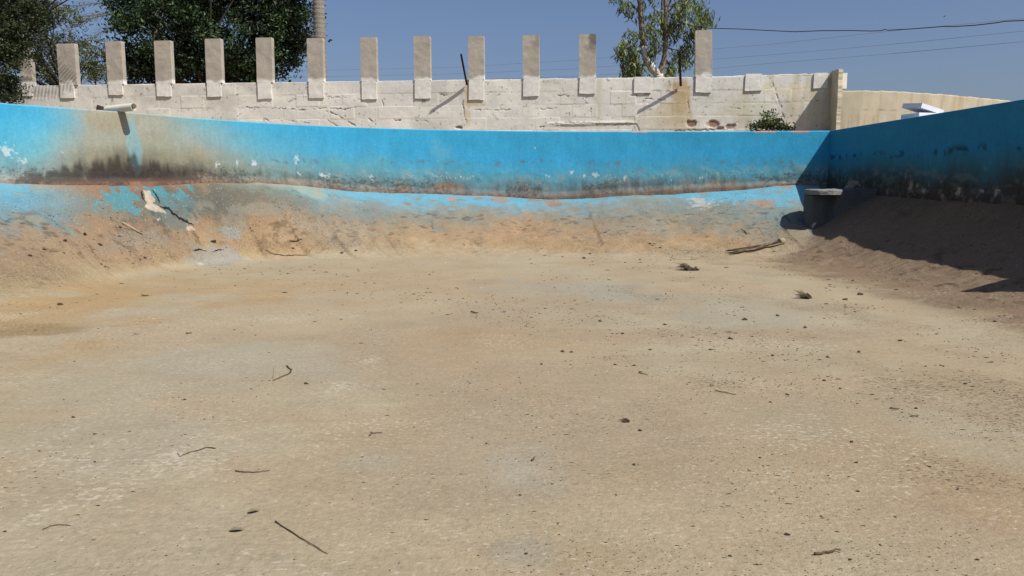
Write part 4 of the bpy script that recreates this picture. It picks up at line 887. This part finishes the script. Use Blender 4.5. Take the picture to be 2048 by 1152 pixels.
# ------------------------------------------------------------------ leaves
def leaves_mesh(name, P, L_, W_, col, droop=0.0, spread=1.0, colvar=.35):
    P = np.asarray(P); n = len(P)
    d = rng.normal(0, 1, (n, 3)); d[:, 2] = d[:, 2]*spread-droop; d /= np.linalg.norm(d, axis=1)[:, None]
    r = rng.normal(0, 1, (n, 3)); w = np.cross(d, r); w /= np.linalg.norm(w, axis=1)[:, None]
    l = (L_*rng.uniform(.6, 1.25, n))[:, None]; ww = (W_*rng.uniform(.7, 1.2, n))[:, None]; nn = np.cross(d, w)*l*.12
    V = np.stack([P-d*l*.5, P+w*ww*.5+nn, P+d*l*.5, P-w*ww*.5+nn], 1).reshape(-1, 3); Fq = np.arange(4*n).reshape(-1, 4)
    c = np.array(col)[rng.integers(0, len(col), n)]*rng.uniform(1-colvar, 1+colvar, (n, 1))*(.45+1.1*sstep(.3, .7, fbm(P[:, 0]*1.4+P[:, 1]*.6, P[:, 2]*1.4-P[:, 1]*.5, 91, 3)))[:, None]*np.array([1.05, 1.05, .9]); return np_mesh(name, V, Fq, np.repeat(c, 4, 0), smooth=False)
M_foliage = material('foliage', n1=(1.2, .2), n2=(9, .1), bump=None, rough=.5, spec=.35, transl=.25)
M_bark = material('bark', color=(.06, .05, .04), n1=(3, .25), n2=(25, .3), bump=(20, .8, .03))
def clusters(cen, rad, ncl, per, cr, hollow=.55, low=None, gapseed=None):
    """leaf positions in clumps spread through an ellipsoid"""
    c = rng.normal(0, 1, (ncl, 3)); c /= np.linalg.norm(c, axis=1)[:, None]; c *= (hollow+(1-hollow)*rng.random((ncl, 1)))**.8
    c = c*np.array(rad)+np.array(cen); k = rng.uniform(.4, 1.5, ncl)
    P = c.repeat(per, 0)+rng.normal(0, 1, (ncl*per, 3))*np.array([cr, cr, cr*.7])*k.repeat(per)[:, None]
    return P, c
def limbs(mb, root, targets, r0, r1, col=None, bend=.3):
    for t in targets:
        t = Vector(t); m = root.lerp(t, .5)+Vector((random.gauss(0, bend), random.gauss(0, bend), random.uniform(0, bend)))
        mb.tube([root, root.lerp(m, .5)+Vector((0, 0, .1)), m, m.lerp(t, .6), t], [r0, r0*.8, r0*.55, r0*.35, r1], 6, col, False)
G1 = [(.022, .042, .018), (.030, .055, .022), (.045, .072, .028), (.016, .032, .016)]
# dense dark tree
base = at_y(425, 165, 27.5); base.z = 2.6
e = empty('dense_tree', base); tag(e, 'large dense dark green tree standing behind the pillars left of the palm trunk', 'tree')
P = []; CC = []
for (px, py, r, n) in ((330, 60, (1.9, 1.6, 1.9), 110), (480, 50, (2.2, 1.8, 2.1), 130), (420, -60, (3.1, 2.2, 2.3), 130), (560, -25, (1.35, 1.4, 1.5), 50), (545, 100, (1.1, 1.3, 1.1), 46), (300, 130, (1.3, 1.3, .9), 42), (430, 150, (2.4, 1.4, .8), 60), (275, -10, (1.0, 1.2, 1.3), 40), (585, 55, (.7, .8, .9), 22)):
    c = at_y(px, py, 27.5); a_, b_ = clusters(c, r, n, 95, .23, .35); P.append(a_); CC.append(b_)
P = np.vstack(P); CC = np.vstack(CC)
par(link('crown', leaves_mesh('crown', P, .15, .07, G1), M_foliage), e)
mb = MB(); top = at_y(420, 60, 27.5); mb.tube([base, base.lerp(top, .5)+Vector((.1, 0, 0)), top], [.28, .2, .12], 10); limbs(mb, base.lerp(top, .45), CC[::14], .07, .01)
par(mb.build('trunk', M_bark, smooth=True), e)
# sparse feathery tree behind the wall
base = at_y(150, 165, 25.5); base.z = 2.6
e = empty('sparse_tree', base); tag(e, 'sparse small leaved tree with sky showing through, behind the leftmost pillars', 'tree')
P = []; CC = []
G2 = [(.075, .09, .045), (.045, .06, .03), (.10, .11, .055), (.05, .055, .035)]
for (px, py, r, n) in ((165, 115, (.9, 1, .7), 40), (110, 60, (1.2, 1, 1.2), 70), (60, 110, (1.3, 1, 1.2), 60), (205, 140, (.7, .8, .6), 26), (130, 140, (1.3, 1, .6), 50), (60, 10, (1.5, 1, .8), 80), (20, 60, (1.2, 1, 1.4), 70), (-60, 60, (1.6, 1, 1.8), 60)):
    a_, b_ = clusters(at_y(px, py, 25.5), r, int(n*.72), 46, .15, .3); P.append(a_); CC.append(b_)
par(link('crown', leaves_mesh('crown', np.vstack(P), .10, .045, G2), M_foliage), e)
mb = MB(); top = at_y(140, 60, 25.5); mb.tube([base, base.lerp(top, .5), top], [.14, .09, .04], 8); CC = np.vstack(CC); limbs(mb, base.lerp(top, .3), CC[::6], .035, .006, bend=.2)
for c in CC[::3]:
    c = Vector(c); mb.tube([c-Vector((.3, 0, .2)), c, c+Vector((random.gauss(0, .3), 0, random.gauss(0, .2)))], [.008, .006, .003], 4, None, False)
par(mb.build('trunk', M_bark, smooth=True), e)
# near left tree, in front of the white wall
base = Vector((-14.6, 18.6, 2.6))
e = empty('overhanging_tree', base); tag(e, 'dark tree at the left edge hanging over the white wall and hiding the first pillar', 'tree')
P = []; CC = []
for (px, py, r, n) in ((5, 60, (.55, .6, .8), 46), (0, 10, (.9, .8, .6), 70), (22, 110, (.30, .5, .5), 24), (8, 165, (.35, .5, .35), 30), (12, 195, (.28, .3, .16), 16), (-40, 100, (.6, .8, 1.3), 60), (65, 25, (.5, .5, .3), 24), (30, 60, (.5, .5, .5), 34), (100, 35, (.3, .4, .2), 8), (60, 95, (.2, .4, .3), 7), (-120, 60, (1, 1, 1.6), 60), (40, -60, (1.6, 1.2, .6), 80), (190, -85, (.9, .6, .3), 26), (120, -60, (.9, .6, .3), 24)):
    a_, b_ = clusters(at_y(px, py, 18.4), r, n, 60, .10, .2); P.append(a_); CC.append(b_)
par(link('crown', leaves_mesh('crown', np.vstack(P), .085, .035, [(.03, .045, .022), (.022, .032, .018), (.05, .06, .03)]), M_foliage), e)
mb = MB(); top = at_y(-10, 20, 18.5); mb.tube([base, base.lerp(top, .5)+Vector((-.3, 0, 0)), top], [.2, .13, .07], 8); CC = np.vstack(CC); limbs(mb, base.lerp(top, .5), CC[::7], .035, .006, bend=.2)
par(mb.build('trunk', M_bark, smooth=True), e)
# palms
def frond(mbS, P, D, CL, root, az, el, length, droop, leaf=.45, col=(.10, .12, .06), n=46):
    pts = []; p = Vector(root); e_ = el
    for k in range(n+1):
        pts.append(p.copy()); d = Vector((math.cos(az)*math.cos(e_), math.sin(az)*math.cos(e_), math.sin(e_))); p = p+d*(length/n); e_ -= droop/n
    mbS.tube(pts[::3], [.03*(1-k/len(pts[::3]))+.006 for k in range(len(pts[::3]))], 5, (1, 1, 1), False)
    for k in range(4, n):
        d = (pts[k+1]-pts[k-1]).normalized(); s = d.cross(Vector((0, 0, 1))).normalized(); up = s.cross(d)
        l = leaf*math.sin(math.pi*min(.12+.85*k/n, .97))**.6
        for sg in (-1, 1):
            v = (s*sg*.75+d*.62+up*random.uniform(.0, .35)-Vector((0, 0, .12))).normalized(); w = v.cross(up).normalized()*.016
            a_ = pts[k]; b_ = a_+v*l*random.uniform(.85, 1.05); m_ = a_+v*l*.4
            i = len(P); P += [a_, m_+w, b_, m_-w]; CL.append((i, i+1, i+2, i+3))
M_frond = material('palm_frond', color=(.19, .20, .14), n1=(2, .2), n2=(20, .15), bump=None, rough=.5, transl=.2)
def palm(name, base, height, rt, fronds, lab, trunkmat, rings=True):
    e = empty(name, base); tag(e, lab, 'palm'); mb = MB(); n = int(height/.05); pts = []; rad = []
    for k in range(n+1):
        t = k/n; pts.append(Vector(base)+Vector((rt[2]*t*height, 0, t*height))); rad.append((rt[0]*(1-t)+rt[1]*t)*(1+(.03 if k % 3 == 0 else -.01)+random.uniform(-.015, .015)))
    mb.tube(pts, rad, 16); par(mb.build('trunk', trunkmat, smooth=False), e)
    ms = MB(); P = []; CL = []; top = pts[-1]
    for f in fronds: frond(ms, P, None, CL, top, *f)
    par(ms.build('frond_stems', M_frond), e)
    V = np.array([tuple(p) for p in P]); par(link('fronds', np_mesh('fronds', V, np.array(CL), smooth=False), M_frond), e); return e
M_palmtrunk = material('palm_trunk', color=(.21, .185, .155), n1=(3, .12), n2=(30, .15), bump=(30, .7, .03), streak=((.3, .3, 5), 6, .10))
b0 = at_y(641, 165, 26.0); b0.z = 2.6; pt = at_y(641.5, 0, 26)
palm('tall_palm', b0, 11.5, (.22, .135, .004), [(k*.42, random.uniform(-.2, 1.1), 3.2, 1.7) for k in range(26)], 'tall palm whose bare ringed trunk rises behind a pillar beside the dense tree', M_palmtrunk)
b0 = at_y(322, 165, 30); b0.z = 2.6; tz_ = at_y(322, 42, 30).z-2.6
palm('date_palm', b0, tz_, (.22, .2, 0), [(math.pi-.05, .35, 3.9, .95, .6), (math.pi+.1, .6, 4.1, 1.25, .6), (math.pi-.3, .15, 3.7, .7, .55), (math.pi+.3, .3, 3.6, .9, .5), (2.2, .9, 2.4, 1.5), (1.2, .8, 2.4, 1.5), (.3, .7, 2.4, 1.5), (-.6, .8, 2.2, 1.5), (-1.5, .6, 1.8, 1.4), (4.1, .7, 2.2, 1.4)], 'date palm with arching grey green fronds between the sparse and the dense tree', M_palmtrunk)
palm('leaning_palm', Vector((-13.9, 20.0, 2.6)), 5.7, (.2, .15, .03), [(.0, .30, 4.2, .75, .5), (-.12, .0, 3.4, .5, .5), (.35, .1, 3.2, .7, .5), (-.5, .5, 3.2, 1.2), (3.0, .5, 3, 1.2), (2.2, .6, 3, 1.2), (4.2, .6, 3, 1.2), (1.3, .8, 3, 1.2), (5.0, .7, 3, 1.2)], 'palm standing just beyond the left edge of the picture', M_palmtrunk)
b0 = at_y(604, 178, 30.0); b0.z = 2.6
palm('young_palm', b0, .7, (.16, .14, 0), [(k*.7, random.uniform(.8, 1.35), 1.45, .7, .3, (1, 1, 1), 24) for k in range(10)], 'small young palm whose frond tips show over the wall left of the palm trunk', M_palmtrunk)
# eucalyptus
YE = 24.0
base = at_y(1320, 165, YE); base.z = 2.6
e = empty('eucalyptus', base); tag(e, 'eucalyptus with forked pale trunk and hanging narrow leaves behind the wall', 'tree')
M_euc = material('eucalyptus_bark', n1=(2.5, .2), n2=(16, .25), bump=(22, .7, .02))
mb = MB()
def E(px, py, dy=0): return at_y(px, py, YE+dy)
def etube(pts, rads, c):
    P = [E(*p) for p in pts]; Q = []; R_ = []
    for k in range(len(P)-1):
        for j in range(4): t = j/4; Q.append(P[k].lerp(P[k+1], t)+Vector((random.gauss(0, .008), 0, 0))); R_.append(rads[k]*(1-t)+rads[k+1]*t)
    Q.append(P[-1]); R_.append(rads[-1]); mb.tube(Q, R_, 10, c)
pc = lin((205, 196, 182))*.9; dc = lin((135, 120, 106))*.8
etube([(1318, 230), (1319, 165), (1318, 150)], [.24, .17, .15], pc)
etube([(1318, 152), (1303, 135), (1290, 115), (1287, 92)], [.13, .12, .10, .09], pc)
etube([(1287, 93), (1282, 40), (1280, 0), (1279, -60), (1270, -160)], [.091, .085, .08, .07, .04], dc)
etube([(1319, 152), (1328, 120), (1331, 95), (1331, 60), (1332, 20), (1330, -40), (1345, -140)], [.11, .085, .08, .085, .07, .06, .03], dc)
etube([(1283, 95, .1), (1281, 40, .1), (1280, -5, .1)], [.05, .055, .055], dc)
etube([(1323, 70, .3), (1323, 30, .3), (1325, -20, .3)], [.03, .03, .025], dc*.6)
brs = [[(1290, 112), (1262, 92), (1248, 100), (1240, 100)], [(1288, 90), (1272, 65), (1255, 62), (1243, 82)], [(1300, 132), (1280, 128), (1265, 140), (1262, 158)], [(1331, 70), (1350, 50), (1372, 48), (1390, 52)], [(1331, 95), (1345, 98), (1362, 102), (1375, 118)], [(1332, 30), (1352, 5), (1375, -5), (1392, 10)], [(1331, 20), (1355, -20), (1400, -10), (1418, 28)], [(1282, 30), (1262, 5), (1250, -10), (1243, 2)], [(1329, 108), (1338, 130), (1342, 140), (1345, 152)], [(1288, 70), (1300, 55), (1310, 65), (1312, 80)], [(1331, 50), (1320, 25), (1308, 20), (1305, 40)], [(1345, 30), (1365, 25), (1380, 60), (1385, 80)], [(1285, 100), (1270, 105), (1255, 115), (1250, 130)]]
Pl = []
def hang(px, py, n, wpx, hpx, dy=.4):
    """drooping spray of leaves below a twig end"""
    c = E(px, py); m = F/YE
    n = int(n*1.35); k = rng.integers(3, 6); sx = rng.normal(0, wpx/m*.7, k)
    q = rng.integers(0, k, n); t = rng.random(n)
    return np.stack([c.x+sx[q]*(.3+t)+rng.normal(0, .05, n), c.y+rng.normal(0, dy, n)*.7, c.z-t*hpx/m+rng.normal(0, .04, n)], 1)
for b_ in brs:
    etube(b_, [.03, .02, .013, .006], dc*.7)
    for (px, py) in b_[1:]: Pl.append(hang(px, py, 22, 12, 24))
for (px, py, n, w_, h_) in ((1365, 20, 170, 26, 50), (1345, 35, 110, 20, 50), (1395, 15, 110, 16, 40), (1410, 28, 70, 10, 24), (1385, 60, 90, 18, 35), (1360, -10, 180, 40, 40), (1375, 90, 110, 16, 42), (1362, 112, 60, 14, 26), (1310, 75, 100, 14, 40), (1300, 50, 70, 16, 40), (1262, 98, 120, 14, 48), (1248, 88, 60, 10, 24), (1272, 118, 110, 12, 40), (1256, 132, 90, 9, 30), (1262, 110, 120, 14, 50), (1240, 96, 50, 9, 26), (1340, 138, 50, 6, 22), (1247, 8, 24, 6, 16), (1280, 140, 40, 10, 20), (1305, 100, 50, 12, 30), (1298, 0, 60, 20, 40), (1400, 45, 40, 12, 20), (1270, -40, 160, 40, 40), (1350, -60, 200, 50, 40), (1265, 70, 30, 10, 18), (1290, 30, 30, 14, 20), (1398, 80, 40, 6, 30), (1322, 40, 50, 12, 30)):
    Pl.append(hang(px, py, n, w_, h_))
par(mb.build('trunk', M_euc, smooth=True), e)
par(link('crown', leaves_mesh('crown', np.vstack(Pl), .23, .042, [(.13, .16, .055), (.20, .21, .075), (.08, .11, .045), (.05, .08, .035)], droop=1.6, spread=.5), M_foliage), e)
# shrub in front of the white wall
c = at_y(1543, 250, 19.65); e = empty('shrub', (c.x, 19.65, 2.62)); tag(e, 'small leafy green shrub growing against the white wall above the blue rim', 'shrub')
P = []
for (px, py, n) in ((1515, 252, 120), (1530, 248, 170), (1545, 250, 200), (1560, 253, 150), (1572, 256, 90), (1535, 236, 60), (1543, 225, 30), (1533, 228, 24), (1555, 240, 50), (1580, 258, 30), (1508, 257, 40)):
    q = at_y(px, py, 19.65); P.append(np.array(q)+rng.normal(0, 1, (n, 3))*np.array([.09, .09, .055]))
par(link('leaves', leaves_mesh('leaves', np.vstack(P), .085, .05, [(.06, .08, .03), (.04, .06, .022), (.09, .10, .04)]), M_foliage), e)
mb = MB()
for k in range(14): mb.tube([(c.x+random.gauss(0, .05), 19.65, 2.6), (c.x+random.gauss(0, .2), 19.65, 2.8), Vector(P[k % 9][0])], [.01, .008, .004], 5)
par(mb.build('stems', M_twig), e)
# small weed by the wing
# ------------------------------------------------------------------ wires and bird
M_wire = material('black_cable', color=(.012, .012, .014), n1=(2, .05), n2=(9, .05), bump=None, rough=.6)
M_thin = material('power_line', color=(.16, .19, .26), n1=(2, .05), n2=(9, .05), bump=None, rough=.6)
mb = MB(); pts = [at_y(x, y, yy) for x, y, yy in ((1332, 30, 24), (1362, 45, 23.5), (1392, 54, 23), (1420, 56.5, 22.6), (1480, 58, 22), (1536, 61, 21.5), (1590, 63.5, 21), (1640, 61.5, 20.5), (1700, 61, 20), (1740, 62, 19.6), (1762, 61.5, 19.4), (1769, 59, 19.35), (1776, 60.5, 19.3), (1820, 58, 18.9), (1860, 55, 18.5), (1888, 52.8, 18.2), (1910, 53, 18), (1950, 50.5, 17.6), (1990, 46, 17.2), (2010, 42.5, 17), (2048, 41, 16.6), (2120, 32, 16), (2300, -20, 14))]
mb.tube(pts, .011, 6); tag(mb.build('cable', M_wire, org=pts[0]), 'thick kinked black cable strung from the eucalyptus across the sky to the right', 'cable')
for k, (q, lab) in enumerate((([(560, 142), (650, 140.5), (900, 135), (1140, 121), (1425, 98), (1536, 89), (1800, 60), (2048, 37), (2300, 10)], 'uppermost of the three thin power lines'), ([(560, 155), (650, 153), (900, 148), (1140, 138), (1425, 118.5), (1536, 110), (1800, 87), (2048, 62), (2300, 34)], 'middle one of the three thin power lines'), ([(560, 167), (650, 165), (900, 161), (1140, 153), (1425, 137), (1536, 127), (1800, 106), (2048, 83), (2300, 58)], 'lowest of the three thin power lines'))):
    pts = [at_y(x, y, 70-28*(x-560)/1740) for x, y in q]; mb = MB(); mb.tube(pts, .014, 5)
    tag(mb.build('power_line', M_thin, org=pts[0]), lab, 'power line', 'thin power lines crossing the sky')
c = at_y(1889, 33, 90); mb = MB(); mb.tube([c+Vector((-.09, 0, 0)), c, c+Vector((.10, 0, .01))], [.01, .05, .012], 8)
body = MB()
e = empty('bird', c); tag(e, 'tiny dark bird flying high above the black cable at right', 'bird')
par(mb.build('body', M_wire), e)
for sg in (-1, 1):
    mb = MB(); mb.add([c+Vector((-.03, 0, .01)), c+Vector((.04, 0, .01)), c+Vector((.0, sg*.25, .08)), c+Vector((-.03, sg*.22, .085))], [(0, 1, 2, 3)]); mb.add([c+Vector((-.03, 0, .018)), c+Vector((.04, 0, .018)), c+Vector((.0, sg*.25, .084)), c+Vector((-.03, sg*.22, .09))], [(3, 2, 1, 0)])
    par(mb.build('wing', M_wire), e)
